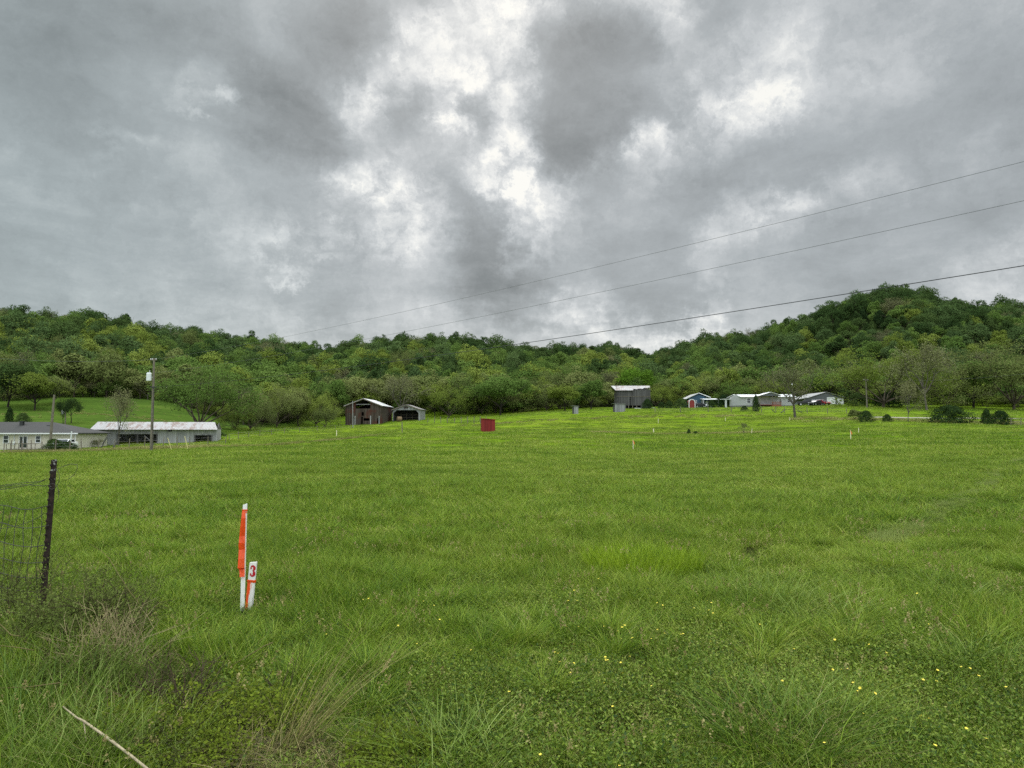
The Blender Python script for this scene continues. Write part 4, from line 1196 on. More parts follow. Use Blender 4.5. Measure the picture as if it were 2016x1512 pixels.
# --- white house at the left edge
D = 98.0; L = stand(44, D)
hs = thing('house', 'low white house with a dark grey hipped roof at the left edge', 'house', (L.x, D, gz(L.x, D) - .15), R(4))
xl, xr = -12.5, 7.25
MB().box(xl, xr, 0, 8.5, 0, 2.55).build('wall', M['cream_siding'], hs)
rf = MB()
a = [(xl - .4, -.45, 2.5), (xr + .4, -.45, 2.5), (xr + .4, 8.9, 2.5), (xl - .4, 8.9, 2.5)]
rg0, rg1 = (xl + 4, 4.2, 4.05), (xr - 5.6, 4.2, 4.05)
rf.add(a + [rg0, rg1] + [(p[0], p[1], 2.36) for p in a], [(0, 1, 5, 4), (1, 2, 5), (2, 3, 4, 5), (3, 0, 4), (0, 6, 7, 1), (1, 7, 8, 2), (2, 8, 9, 3), (3, 9, 6, 0), (9, 8, 7, 6)])
roof = rf.build('roof', M['shingle'], hs)
for vx, vz in ((-1.7, 3.95), (2.15, 3.35)):
    MB().box(vx - .22, vx + .22, 2.6, 3.0, vz - .5, vz + .12).box(vx - .34, vx + .34, 2.5, 3.1, vz + .122, vz + .22).build('vent', M['black_paint'], roof)
MB().box(xl - .4, xr + .4, -.56, -.455, 2.33, 2.5).build('gutter', M['white_paint'], hs)
window(hs, -2.35, -1.75, 1.15, 2.1, -.002); window(hs, 1.9, 2.45, 1.2, 2.05, -.002)
dr = MB().box(-.36, -.28, -.06, .02, .35, 2.15).box(.72, .80, -.06, .02, .35, 2.15).box(-.28, .72, -.06, .02, 2.05, 2.15).box(.17, .27, -.06, .02, .35, 2.05).build('door', M['white_paint'], hs)
MB().box(-.2, .15, -.03, .02, .5, 1.98).box(.29, .66, -.03, .02, .5, 1.98).build('pane', M['window_glass'], dr)
MB().tube([(-.95, -.06, 1.0), (-.95, -.06, 2.3)], .05, 6).box(-1.1, -.8, -.16, -.002, .9, 1.25).build('meter_box', M['transformer_grey'], hs)
MB().tube([(xr - .1, -.12, .05), (xr - .1, -.12, 2.4)], .06, 6).build('downpipe', M['white_paint'], hs)
dk = MB().box(-.6, 3.2, -2.3, -.06, .2, .35)
dk.box(-.6, 3.2, -2.36, -2.26, 1.05, 1.13)
for k in range(8): dk.box(-.6 + k * .53, -.53 + k * .53, -2.34, -2.28, .35, 1.05)
for k in (-.5, 1.3, 3.1): dk.box(k - .06, k + .06, -2.2, -2.1, -.3, .2)
dk.build('deck', M['post_wood'], hs)
# --- long grey pole shed
p0, p1 = stand(187, 108.5), stand(428, 113.5)
ang = math.atan2(p1.y - p0.y, p1.x - p0.x); Ln = (p1 - p0).length
sh = thing('shed', 'long low grey shed with three dark open bays and a rusty tin roof', 'shed', (p0.x, p0.y, min(p0.z, p1.z) - .12), ang)
z0_, h = 0, 2.55
sc = Ln / 242.0
def sx_(px): return (px - 187) * sc
holes = [(sx_(231), sx_(268), -.1, 1.78), (sx_(271), sx_(307), -.1, 1.80), (sx_(384), sx_(418), .35, 1.62), (sx_(328), sx_(337), 2.2, 2.46)]
wall_with_holes(MB(), 0, sx_(231) - .01, 0, h, 0, .12, []).build('wall', M['pale_wood'], sh)
wall_with_holes(MB(), sx_(231) - .01, Ln, 0, h, 0, .12, holes).build('wall', M['shed_wood'], sh)
MB().box(.01, .13, .13, 6.0, 0, h).box(Ln - .14, Ln - .01, .13, 6.0, 0, h).box(.14, Ln - .15, 5.88, 6.0, 0, h - .01).build('wall', M['shed_wood'], sh)
MB().box(.2, Ln - .2, .3, 5.8, -.2, -.02 + .05).build('earth_floor', M['interior_dark'], sh)
for a_, b_ in ((231, 307), (384, 418)):
    MB().box(sx_(a_) - .1, sx_(b_) + .1, -.06, -.003, 1.80 if a_ < 300 else 1.62, 2.0 if a_ < 300 else 1.78).build('lintel', M['pale_wood'], sh)
for q_ in (231, 269.5, 307, 384, 418):
    MB().box(sx_(q_) - .1, sx_(q_) + .1, -.1, -.004, 0, 1.8 if q_ < 320 else 1.6).build('post', M['grey_wood'], sh)
ro = MB(); ro.slab((-.55, -.75, 2.50), (Ln + .1, -.75, 2.50), (Ln - .7, 3.1, 3.72), (-.35, 3.1, 3.72), .05)
ro.slab((-.35, 3.1, 3.72), (Ln - .7, 3.1, 3.72), (Ln + .1, 6.4, 2.6), (-.2, 6.4, 2.6), .05)
ro.build('roof', M['tin_roof'], sh)
MB().prism([(.13, 0), (6, 0), (3.1, 1.05)], 0, .1).build('gable', M['grey_wood'], sh, (Ln - .01, 0, h + .001), math.pi / 2)

# --- old red-brown tobacco barn
def gable_barn(name, label, cat, px, d, rz, Wf, Dp, eave, peak, roofm, over=.35):
    L = stand(px, d)
    o = thing(name, label, cat, (L.x, L.y, min(gz(L.x, L.y), gz(L.x - 4, L.y), gz(L.x + 4, L.y)) - .1), rz)
    r = MB(); e = over; sl = (peak - eave) / (Wf / 2)
    r.slab((-Wf / 2 - e, -e, eave - e * sl + .08), (0, -e, peak + .08), (0, Dp + e, peak + .08), (-Wf / 2 - e, Dp + e, eave - e * sl + .08), -.06)
    r.slab((0, -e, peak + .08), (Wf / 2 + e, -e, eave - e * sl + .08), (Wf / 2 + e, Dp + e, eave - e * sl + .08), (0, Dp + e, peak + .08), -.06)
    r.build('roof', M[roofm], o)
    f = MB(); zl = eave - e * sl + .06
    f.slab((-Wf / 2 - e, -e - .05, zl), (0, -e - .05, peak + .06), (0, -e - .004, peak + .06), (-Wf / 2 - e, -e - .004, zl), .20)
    f.slab((0, -e - .05, peak + .06), (Wf / 2 + e, -e - .05, zl), (Wf / 2 + e, -e - .004, zl), (0, -e - .004, peak + .06), .20)
    f.build('bargeboard', M['post_wood'], o)
    return o, sl
def gable_front(mb, Wf, eave, peak, y, th, holes, nstrip=20):
    """front with a gable made of upright strips so that openings may cut into it"""
    xs = sorted({-Wf / 2 + Wf * i / nstrip for i in range(nstrip + 1)} | {h[0] for h in holes} | {h[1] for h in holes})
    for a, b in zip(xs, xs[1:]):
        if b - a < 1e-3: continue
        ta = eave + (peak - eave) * (1 - abs(a) / (Wf / 2)); tb = eave + (peak - eave) * (1 - abs(b) / (Wf / 2))
        mid = (a + b) / 2
        hs_ = sorted([(h[2], h[3]) for h in holes if h[0] - 1e-6 <= mid <= h[1] + 1e-6])
        cur = 0.0; top_done = False
        for z0, z1 in hs_:
            if z0 > cur + 1e-3: mb.prism([(a, cur), (b, cur), (b, z0), (a, z0)], y, y + th)
            cur = z1
        if cur < min(ta, tb) - 1e-3: mb.prism([(a, cur), (b, cur), (b, tb), (a, ta)], y, y + th)
    return mb
bn, sl = gable_barn('barn', 'tall weathered red-brown barn with an open loft under the peak', 'barn', 715, 190, R(-3), 9.7, 13.0, 5.3, 7.15, 'bright_tin', .4)
k = 190 / F
def bx_(px): return (px - 715) * k
def bz_(py): return (835.5 - py) * k
holes = [(bx_(699.5), bx_(729), bz_(802), 7.2), (bx_(711.5), bx_(716), bz_(816.5), bz_(809)), (bx_(711), bx_(714), 0, bz_(818)), (bx_(742.5), bx_(748), .55, bz_(821)), (bx_(715.5), bx_(727), bz_(826), bz_(821))]
gable_front(MB(), 9.7, 5.3, 7.15, 0, .12, holes).build('front_wall', M['barn_wood'], bn)
MB().box(-4.84, -4.72, .13, 13, 0, 5.28).build('side_wall', M['barn_wood'], bn)
MB().box(4.72, 4.84, .13, 13, 0, 5.28).build('side_wall', M['barn_wood'], bn)
gable_front(MB(), 9.7, 5.3, 7.15, 12.88, .12, [], 2).build('back_wall', M['barn_wood'], bn)
MB().box(bx_(699.5), bx_(729), .2, .35, bz_(794.5), bz_(793)).build('loft_beam', M['pale_wood'], bn)
MB().box(-4.6, 4.6, .3, 12.7, 2.6, 2.7).build('loft_floor', M['interior_dark'], bn)
for q_ in (-2.2, 2.0, 4.3): MB().box(q_ - .1, q_ + .1, -.09, -.003, 0, 2.6).build('post', M['shed_wood'], bn)
# --- open-fronted white shed
os_, sl = gable_barn('shed', 'white shed with a wide dark open front beside the old barn', 'shed', 799.5, 197, R(-4), 7.6, 8.0, 3.45, 4.75, 'dark_roof', .3)
fr = MB()
Wd_, op, t_ = 7.6, 3.45, 3.35
fr.prism([(-3.8, 0), (-op - .15, 0), (-op - .1, 2.55), (-2.6, 3.3), (0, 3.3), (0, 4.75), (-3.8, 3.45)], 0, .1)
fr.prism([(3.8, 0), (3.8, 3.45), (0, 4.75), (0, 3.3), (2.6, 3.3), (3.45, 2.5), (3.45, 0)], 0, .1)
fr.build('front_wall', M['pale_wood'], os_)
MB().box(-3.78, -3.68, .11, 8, 0, 3.42).build('side_wall', M['grey_wood'], os_)
MB().box(3.68, 3.78, .11, 8, 0, 3.42).build('side_wall', M['pale_wood'], os_)
MB().box(-3.67, 3.67, 7.9, 8, 0, 3.4).build('back_wall', M['grey_wood'], os_)
g_ = MB()
for zz in (.6, 1.3, 2.0): g_.box(-3.1, 3.3, 4.0, 4.08, zz, zz + .1)
for xx in (-2.4, -.8, .8, 2.4): g_.box(xx - .06, xx + .06, 4.09, 4.2, 0, 2.6)
g_.build('inner_rails', M['post_wood'], os_)
pl_ = [(-.75, 4.0), (-.3, 4.25), (.35, 4.25), (.55, 3.9), (.3, 3.6), (.0, 3.85), (-.5, 3.62)]
MB().prism(pl_, -.03, -.004).build('bare_patch', M['barn_wood'], os_)
L = stand(786, 194)
hb = MB(); hb.tube([(-.65, 0, .72), (-.55, 0, .72), (.55, 0, .72), (.65, 0, .72)], [.60, .72, .72, .60], 18)
tag(hb.build('hay_bale', M['hay'], None, (L.x, L.y, L.z - .05), R(25)), 'brown round hay bale in the mouth of the open white shed', 'hay bale')
# --- red box
L = stand(960.5, 97)
rb = thing('well_house', 'small windowless red wooden box shed alone in the meadow', 'shed', (L.x, L.y, L.z - .1), R(42))
MB().box(0, 1.30, 0, 1.50, 0, 1.86).build('wall', M['red_wood'], rb)
MB().slab((-.08, -.08, 1.90), (1.40, -.08, 1.80), (1.40, 1.6, 1.82), (-.08, 1.6, 1.98), .06).build('roof', M['red_wood'], rb)
MB().box(-.035, .05, -.035, .05, 0, 1.80).build('corner_board', M['red_wood'], rb)
# --- small grey outhouse and low grey shed
def outhouse(px, d, w, dp, h, rz, label, mat, cat='outhouse', name='outhouse', gap=False):
    L = stand(px, d)
    o = thing(name, label, cat, (L.x, L.y, L.z - .1), rz)
    MB().box(-w / 2, w / 2, 0, .06, 0, h).build('front_wall', M[mat], o)
    MB().box(-w / 2, -w / 2 + .06, .061, dp, 0, h - .06).box(w / 2 - .06, w / 2, .061, dp, 0, h - .06).box(-w / 2 + .061, w / 2 - .061, dp - .06, dp, 0, h - .2).build('side_wall', M['grey_wood'], o)
    MB().slab((-w / 2 - .35, -.2, h + .16), (w / 2 + .12, -.2, h + .04), (w / 2 + .12, dp + .2, h - .02), (-w / 2 - .35, dp + .2, h + .08), .05).build('roof', M['grey_roof'], o)
    MB().box(-w * .22, w * .22, -.03, -.002, .1, h * .88).build('door', M[mat], o)
outhouse(1134.5, 178, 1.15, 1.3, 2.05, R(14), 'small narrow grey outhouse standing alone on the pasture', 'shed_wood')
outhouse(1221, 182, 2.7, 2.0, 2.15, R(6), 'low pale grey board shed in front of the tall grey barn', 'pale_wood', 'shed', 'shed')
# --- tall grey barn
D = 228; L = stand(1248, D); k = D / F
tb = thing('barn', 'tall dark grey barn with a torn pale roof and a hay hood', 'barn', (L.x, L.y, min(gz(L.x - 5, D), gz(L.x + 5, D)) - .1), R(-2))
def tx(px): return (px - 1248) * k
holes = [(tx(1233), tx(1262), -.1, 1.15), (tx(1240.6), tx(1242.2), 1.15, 3.9)]
MBw = wall_with_holes(MB(), tx(1215.5), tx(1281), 0, 6.15, 0, .12, holes); MBw.build('front_wall', M['grey_wood'], tb)
MB().box(tx(1215.5), tx(1281), -.07, -.003, 3.98, 4.1).build('seam_board', M['post_wood'], tb)
MB().box(tx(1215.5), tx(1215.5) + .12, .13, 8, 0, 6.1).box(tx(1281) - .12, tx(1281), .13, 8, 0, 6.1).build('side_wall', M['grey_wood'], tb)
MB().box(tx(1215.5) + .13, tx(1281) - .13, 7.9, 8, 0, 6.1).build('back_wall', M['grey_wood'], tb)
gz_ = MB().prism([(0, 0), (8, 0), (4, 1.75)], 0, .1)
gz_.build('gable', M['grey_wood'], tb, (tx(1215.5) + .11, 0, 6.16), math.pi / 2)
for q_ in (1238, 1246, 1254): MB().box(tx(q_) - .1, tx(q_) + .1, .02, .2, -.1, 1.15).build('post', M['post_wood'], tb)
rf = MB()
A0, A1, B0, B1 = (tx(1212.5), -.5, 5.98), (tx(1283), -.5, 5.98), (tx(1206), 4, 7.72), (tx(1283), 4, 7.72)
# front slope: the lower edge is torn away in steps towards the right
edge = [(1212.5, 0), (1247, 0), (1247, .16), (1250, .34), (1255, .22), (1260, .40), (1266, .30), (1270, .52), (1277, .50), (1280, .62), (1283, .55)]
for (pa, fa), (pb, fb) in zip(edge, edge[1:]):
    if pb - pa < .1: continue
    f_ = max(fa, fb) if pa >= 1247 else 0
    fx0 = lambda p_, f_: (tx(p_) + (tx(1206) - tx(1212.5)) * f_ * (1 if p_ == 1212.5 else 0), -.5 + 4.5 * f_, 5.98 + 1.74 * f_)
    rf.slab(fx0(pa, fa if pa >= 1247 else 0), fx0(pb, fb if pa >= 1247 else 0), (tx(pb), 4, 7.72), ((tx(pa) if pa > 1213 else tx(1206)), 4, 7.72), .05)
rf.slab(B0, B1, (tx(1283), 8.5, 5.98), (tx(1212.5), 8.5, 5.98), .05)
rf.build('roof', M['tin_roof'], tb)
MB().tube([(tx(1206) + .2, 4, 7.5), (tx(1215.5) - .02, 4, 5.6), (tx(1215.5) - .02, 4, 5.0)], .12, 6).build('hood_brace', M['post_wood'], tb)
rt = MB()
for q_ in np.linspace(1249, 1281, 9): rt.tube([(tx(q_), -.3, 6.0), (tx(q_), 4, 7.62)], .07, 5)
rt.tube([(tx(1247), 1.0, 6.48), (tx(1281), 1.0, 6.48)], .05, 5); rt.tube([(tx(1247), 2.2, 6.94), (tx(1281), 2.2, 6.94)], .05, 5)
rt.build('rafters', M['grey_wood'], tb)
# --- blue house with porch, and the red arched shed
D = 222; L = stand(1376, D); k = D / F
bh = thing('house', 'small blue house with a white-edged gable and a porch roof', 'house', (L.x, L.y, L.z - .15), 0)
hw = 21 * k
MB().box(-hw + .3, hw - .3, 0, 9, 0, 3.05).build('wall', M['blue_siding'], bh)
MB().prism([(-hw + .3, 3.051), (hw - .3, 3.051), (0, 4.4)], .0, .12).build('gable', M['blue_siding'], bh)
rf = MB(); pk, ev = 4.62, 3.02
rf.slab((-hw - .75, -.5, ev - .25), (0, -.5, pk), (0, 9.4, pk), (-hw - .75, 9.4, ev - .25), -.07)
rf.slab((0, -.5, pk), (hw + .3, -.5, ev + .2), (hw + .3, 9.4, ev + .2), (0, 9.4, pk), -.07)
rf.build('roof', M['grey_roof'], bh)
vb = MB(); vb.slab((-hw - .75, -.58, ev - .25), (0, -.58, pk), (0, -.505, pk), (-hw - .75, -.505, ev - .25), -.2); vb.slab((0, -.58, pk), (hw + .3, -.58, ev + .2), (hw + .3, -.505, ev + .2), (0, -.505, pk), -.2)
vb.build('bargeboard', M['white_paint'], bh)
pr = MB().slab((1379 * k - 1376 * k, -3.6, 2.62), (35 * k, -3.6, 2.62), (35 * k, -.1, 2.98), (3 * k, -.1, 2.98), .14).build('porch_roof', M['white_roof'], bh)
for q_ in (3.5, 19, 33): MB().box(q_ * k - .08, q_ * k + .08, -3.4, -3.24, -.2, 2.55).build('porch_post', M['white_paint'], bh)
window(bh, 5.4 * k, 11 * k, .9, 2.3, -.002); window(bh, -9 * k, -4 * k, 1.2, 2.4, -.002)
MB().box(14 * k, 19 * k, -.05, .02, .05, 2.2).build('door', M['white_paint'], bh)
L = stand(1363, 212); k = 212 / F
ar = thing('arched_shed', 'small red shed with a rounded top and white trim by the blue house', 'shed', (L.x, L.y, L.z - .05), 0)
w_ = 5.4 * k; hz = 17.0 * k
def arch(w, zt, n=14):
    zs = zt - w * 1.05
    return [(-w, 0), (w, 0)] + [(w * math.cos(t * math.pi / n), zs + (zt - zs) * math.sin(t * math.pi / n)) for t in range(0, n + 1)]
MB().prism(arch(w_, hz), 0, 2.6).build('body', M['red_door'], ar)
tr = MB()
po, pi_ = arch(w_ + .17, hz + .17)[1:] + [(-w_ - .17, 0)], arch(w_ - .02, hz - .02)[1:] + [(-w_ + .02, 0)]
for i in range(len(po) - 1):
    tr.add([(po[i][0], -.08, po[i][1]), (po[i + 1][0], -.08, po[i + 1][1]), (pi_[i + 1][0], -.08, pi_[i + 1][1]), (pi_[i][0], -.08, pi_[i][1]),
            (po[i][0], 0.1, po[i][1]), (po[i + 1][0], 0.1, po[i + 1][1]), (pi_[i + 1][0], 0.1, pi_[i + 1][1]), (pi_[i][0], 0.1, pi_[i][1])],
           [(0, 1, 2, 3), (7, 6, 5, 4), (0, 4, 5, 1), (3, 2, 6, 7)])
tr.build('trim', M['white_paint'], ar)
# --- mobile home
D = 206; k = D / F; L = stand(1500, D)
mh = thing('mobile_home', 'long light grey mobile home with a white roof and brown deck', 'mobile home', (L.x, L.y, min(gz(L.x - 8, D), L.z, gz(L.x + 8, D)) - .15), 0)
def hx(px): return (px - 1500) * k
MB().box(hx(1462), hx(1566), 0, 6.0, .75, 3.25).build('wall', M['grey_siding'], mh)
MB().box(hx(1462), hx(1566), .03, 5.9, 0, .749).build('skirting', M['skirting'], mh)
# the end wall, turned towards the field
e0, e1 = (hx(1444), 3.2), (hx(1462), -.02)
ew = MB(); dxy = Vector((e1[0] - e0[0], e1[1] - e0[1], 0)); nrm = Vector((dxy.y, -dxy.x, 0)).normalized() * .1
for zz0, zz1 in ((.75, 3.25),):
    p = [Vector((e0[0], e0[1], zz0)), Vector((e1[0], e1[1], zz0)), Vector((e1[0], e1[1], zz1)), Vector(((e0[0] + e1[0]) / 2, (e0[1] + e1[1]) / 2, 4.0)), Vector((e0[0], e0[1], zz1 - .1))]
    ew.add(p + [q_ - nrm for q_ in p], [(0, 1, 2, 3, 4), (9, 8, 7, 6, 5), (0, 5, 6, 1), (1, 6, 7, 2), (2, 7, 8, 3), (3, 8, 9, 4), (4, 9, 5, 0)])
ew.build('end_wall', M['grey_siding'], mh)
sk = MB(); p = [Vector((e0[0], e0[1], 0)), Vector((e1[0], e1[1], 0)), Vector((e1[0], e1[1], .74)), Vector((e0[0], e0[1], .74))]
sk.add(p + [q_ - nrm for q_ in p], [(0, 1, 2, 3), (7, 6, 5, 4), (0, 4, 5, 1), (1, 5, 6, 2), (2, 6, 7, 3), (3, 7, 4, 0)]); sk.build('skirting', M['skirting'], mh)
rf = MB(); rf.slab((hx(1459.5), -.45, 3.22), (hx(1516), -.45, 3.22), (hx(1516), 3.0, 4.05), (hx(1450), 3.0, 4.05), .08)
rf.slab((hx(1526), -.45, 3.25), (hx(1568), -.45, 3.25), (hx(1568), 3.0, 4.1), (hx(1526), 3.0, 4.1), .08)
rf.slab((hx(1450), 3.0, 4.05), (hx(1568), 3.0, 4.1), (hx(1568), 6.3, 3.2), (hx(1444), 6.3, 3.2), .08)
rf.build('roof', M['white_roof'], mh)
pg = MB(); pg.slab((hx(1489), -2.6, 3.35), (hx(1513), -2.6, 4.45), (hx(1513), 3, 4.45), (hx(1489), 3, 3.35), -.08); pg.slab((hx(1513), -2.6, 4.45), (hx(1534), -2.6, 3.45), (hx(1534), 3, 3.45), (hx(1513), 3, 4.45), -.08)
pg.build('porch_roof', M['white_roof'], mh)
MB().prism([(hx(1491), 3.36), (hx(1532), 3.42), (hx(1513), 4.3)], -2.4, -2.3).build('porch_gable', M['dark_grey_siding'], mh)
for q_ in (1492, 1516, 1531): MB().box(hx(q_) - .08, hx(q_) + .08, -2.35, -2.2, .3, 3.4).build('porch_post', M['post_wood'], mh)
dk = MB().box(hx(1492), hx(1533), -2.5, -.1, .75, .9); dk.box(hx(1514), hx(1533), -2.6, -2.52, -.1, .74); dk.box(hx(1514), hx(1533), -2.62, -2.52, 1.55, 1.65)
for q_ in np.linspace(1514.5, 1532.5, 14): dk.box(hx(q_) - .03, hx(q_) + .03, -2.6, -2.53, .9, 1.55)
dk.build('deck', M['deck_wood'], mh)
MB().tube([(hx(1519.5), 2.0, 3.6), (hx(1519.5), 2.0, 4.75)], .16, 8).build('chimney', M['white_paint'], mh)
window(mh, hx(1472), hx(1478.5), 1.45, 2.75, -.002); window(mh, hx(1535), hx(1540), 1.7, 2.5, -.002); window(mh, hx(1551), hx(1556), 1.7, 2.5, -.002)
dp = MB().slab((hx(1430), 2.4, 2.75), (hx(1444.5), 2.4, 2.75), (hx(1444.5), 6, 2.85), (hx(1430), 6, 2.85), .16)
for q_ in (1434.5, 1436.5): dp.box(hx(q_) - .09, hx(q_) + .09, 2.6, 2.78, 0, 2.6)
dp.build('side_porch', M['white_paint'], mh)
# --- grey garage
D = 213; k = D / F; L = stand(1620, D)
ga = thing('garage', 'dark grey metal garage with two white roll-up doors', 'garage', (L.x, L.y, min(gz(L.x - 4, D), L.z, gz(L.x + 6, D)) - .12), R(2))
def wx(px): return (px - 1620) * k
def wz(py): return (797.5 - py) * k
gfw = MB().prism([(wx(1592), 0), (wx(1649), 0), (wx(1649), wz(779.2)), (wx(1628), wz(772)), (wx(1592), wz(783))], 0, .12)
gfw.build('front_wall', M['dark_grey_siding'], ga)
MB().prism([(wx(1649) + .005, 0), (wx(1663.5), 0), (wx(1663.5), wz(782.5)), (wx(1649) + .005, wz(779.6))], .02, .14).build('lean_to_wall', M['dark_grey_siding'], ga)
MB().box(wx(1592), wx(1592) + .1, .13, 12, 0, wz(783.4)).box(wx(1663.5) - .1, wx(1663.5), .15, 12, 0, wz(783)).box(wx(1592) + .11, wx(1663.5) - .11, 11.9, 12, 0, wz(784)).build('side_wall', M['dark_grey_siding'], ga)
rf = MB(); rf.slab((wx(1590), -.3, wz(783.3)), (wx(1628), -.3, wz(771.5)), (wx(1628), 12.2, wz(771.5)), (wx(1590), 12.2, wz(783.3)), -.08)
rf.slab((wx(1628), -.3, wz(771.5)), (wx(1665), -.3, wz(782)), (wx(1665), 12.2, wz(782)), (wx(1628), 12.2, wz(771.5)), -.08)
rf.build('roof', M['grey_roof'], ga)
MB().slab((wx(1583), 1.0, wz(784)), (wx(1592) - .02, 1.0, wz(782)), (wx(1592) - .02, 8, wz(782)), (wx(1583), 8, wz(784)), .1).build('side_canopy', M['grey_roof'], ga)
def rollup(x0, x1, z1):
    o = MB()
    n = 6
    for i in range(n): o.box(x0, x1, -.06, -.003, .03 + (z1 - .03) * i / n, .03 + (z1 - .03) * (i + 1) / n - .025)
    return o.build('roll_up_door', M['white_paint'], ga)
rollup(wx(1629.5), wx(1646), wz(781.5)); d2 = rollup(wx(1649.8), wx(1662.5), wz(784.2)); d2.location.y = .02
window(ga, wx(1615.3), wx(1618.6), wz(790.6), wz(787), -.002, cross=False); window(ga, wx(1619.6), wx(1623), wz(790.6), wz(787), -.002, cross=False)

# ------------------------------------------------------------------ vehicles
def vehicle(name, label, px, d, rz, paint, kind):
    L = stand(px, d)
    o = thing(name, label, 'car' if kind != 'truck' else 'pickup truck', (L.x, L.y, L.z), rz, None)
    Ln, W2 = (5.4, .95) if kind == 'truck' else (4.7, .90)
    if kind == 'truck':
        low = [(-2.7, .55), (2.7, .55), (2.72, .95), (2.62, 1.12), (1.35, 1.18), (-2.66, 1.18), (-2.72, .9)]
        cab = [(-1.05, 1.185), (1.3, 1.185), (.55, 1.78), (-.85, 1.80)]
        gl = [(-.93, 1.24), (1.05, 1.24), (.46, 1.70), (-.78, 1.71)]; wx_ = (-1.65, 1.75); wr = .40
    else:
        low = [(-2.35, .42), (2.35, .42), (2.37, .75), (2.2, .92), (1.15, 1.02), (-2.2, 1.06), (-2.37, .8)]
        cab = [(-2.05 if kind == 'suv' else -1.75, 1.065), (1.1, 1.025), (.35, 1.58 if kind == 'suv' else 1.45), (-1.75 if kind == 'suv' else -1.05, 1.60 if kind == 'suv' else 1.45)]
        gl = [(-1.85 if kind == 'suv' else -1.55, 1.09), (.9, 1.08), (.28, 1.50 if kind == 'suv' else 1.38), (-1.66 if kind == 'suv' else -1.0, 1.51 if kind == 'suv' else 1.38)]; wx_ = (-1.42, 1.42); wr = .34
    MB().prism(low, -W2, W2).build('body', M[paint], o, bevel=.06)
    MB().prism(cab, -W2 * .82, W2 * .82).build('cabin', M[paint], o, bevel=.05)
    MB().prism(gl, -W2 * .845, W2 * .845).build('side_window', M['window_glass'], o)
    fx = cab[1][0]; tx_ = cab[2][0]; rx = cab[0][0]; tr_ = cab[3][0]; zt = cab[2][1]; zb = cab[1][1]
    w2 = W2 * .72
    MB().slab((fx - .02, -w2, zb + .06), (fx - .02, w2, zb + .06), (tx_ + .09, w2, zt - .07), (tx_ + .09, -w2, zt - .07), -.04).build('windscreen', M['window_glass'], o)
    MB().slab((rx + .0, w2, cab[0][1] + .07), (rx + .0, -w2, cab[0][1] + .07), (tr_ - .05, -w2, zt - .07), (tr_ - .05, w2, zt - .07), -.04).build('rear_window', M['window_glass'], o)
    for s_ in (-1, 1):
        for w in wx_:
            t = MB().tube([(w, s_ * (W2 - .20), wr), (w, s_ * (W2 + .02), wr)], wr, 16).build('wheel', M['rubber'], o)
            MB().tube([(w, s_ * (W2 + .021), wr), (w, s_ * (W2 + .05), wr)], wr * .58, 10).build('rim', M['steel'], t)
        xe = low[2][0]
        MB().box(xe - .10, xe + .012, s_ * W2 * .78 - .16, s_ * W2 * .78 + .16, .74, .88).build('headlight', M['white_paint'], o)
        MB().box(low[-1][0] - .012, low[-1][0] + .10, s_ * W2 * .86 - .09, s_ * W2 * .86 + .09, .72, .98).build('tail_light', M['tail_lamp'], o)
    MB().box(low[2][0] - .05, low[2][0] + .06, -W2 * .95, W2 * .95, .46, .60).box(low[-1][0] - .06, low[-1][0] + .05, -W2 * .95, W2 * .95, .46, .60).build('bumper', M['steel'] if kind == 'truck' else M['black_paint'], o)
    return o
vehicle('pickup_truck', 'black pickup truck parked at the left of the row by the grey garage', 1589, 204, R(168), 'black_paint', 'truck')
vehicle('parked_car', 'white car parked behind the black one in front of the grey garage', 1604, 208, R(150), 'car_white', 'suv')
vehicle('parked_car', 'black car parked between the pickup truck and the red car', 1607, 201, R(215), 'black_paint', 'sedan')
vehicle('parked_car', 'dark red car parked below the garage windows', 1621, 203, R(-70), 'car_red', 'suv')
vehicle('parked_car', 'black car under the porch roof of the blue house', 1379, 216, R(12), 'black_paint', 'sedan')
vehicle('parked_car', 'white car half hidden by shrubs at the white house', 128, 95.2, R(-78), 'car_white', 'sedan')
# small trailer with a white load beside the blue house
L = stand(1392, 211)
tl = thing('utility_trailer', 'small trailer with a white tank beside the black car at the blue house', 'trailer', (L.x, L.y, L.z), R(-20))
MB().box(-1.0, 1.0, -.6, .6, .42, .50).box(1.0, 1.9, -.05, .05, .42, .48).build('bed', M['steel'], tl)
MB().tube([(-.3, 0, .80), (-.25, 0, .80), (.65, 0, .80), (.7, 0, .80)], [.18, .29, .29, .18], 14).build('tank', M['white_paint'], tl)
for s_ in (-1, 1): MB().tube([(0, s_ * .64, .28), (0, s_ * .78, .28)], .28, 14).build('wheel', M['rubber'], tl)
# white slabs lying by the tall grey barn
for px, w_, lab in ((1256, 1.9, 'white slab lying on the grass under the tall grey barn'), (1286, .9, 'small white slab on the grass right of the dark round bush')):
    L = stand(px, 218)
    tag(MB().slab((-w_ / 2, -.4, .38), (w_ / 2, -.4, .30), (w_ / 2, .4, .34), (-w_ / 2, .4, .42), .14).box(-w_ * .4, -w_ * .3, -.3, .3, -.05, .2).box(w_ * .3, w_ * .4, -.3, .3, -.05, .17).build('slab_bench', M['white_paint'], None, L), lab, 'slab')

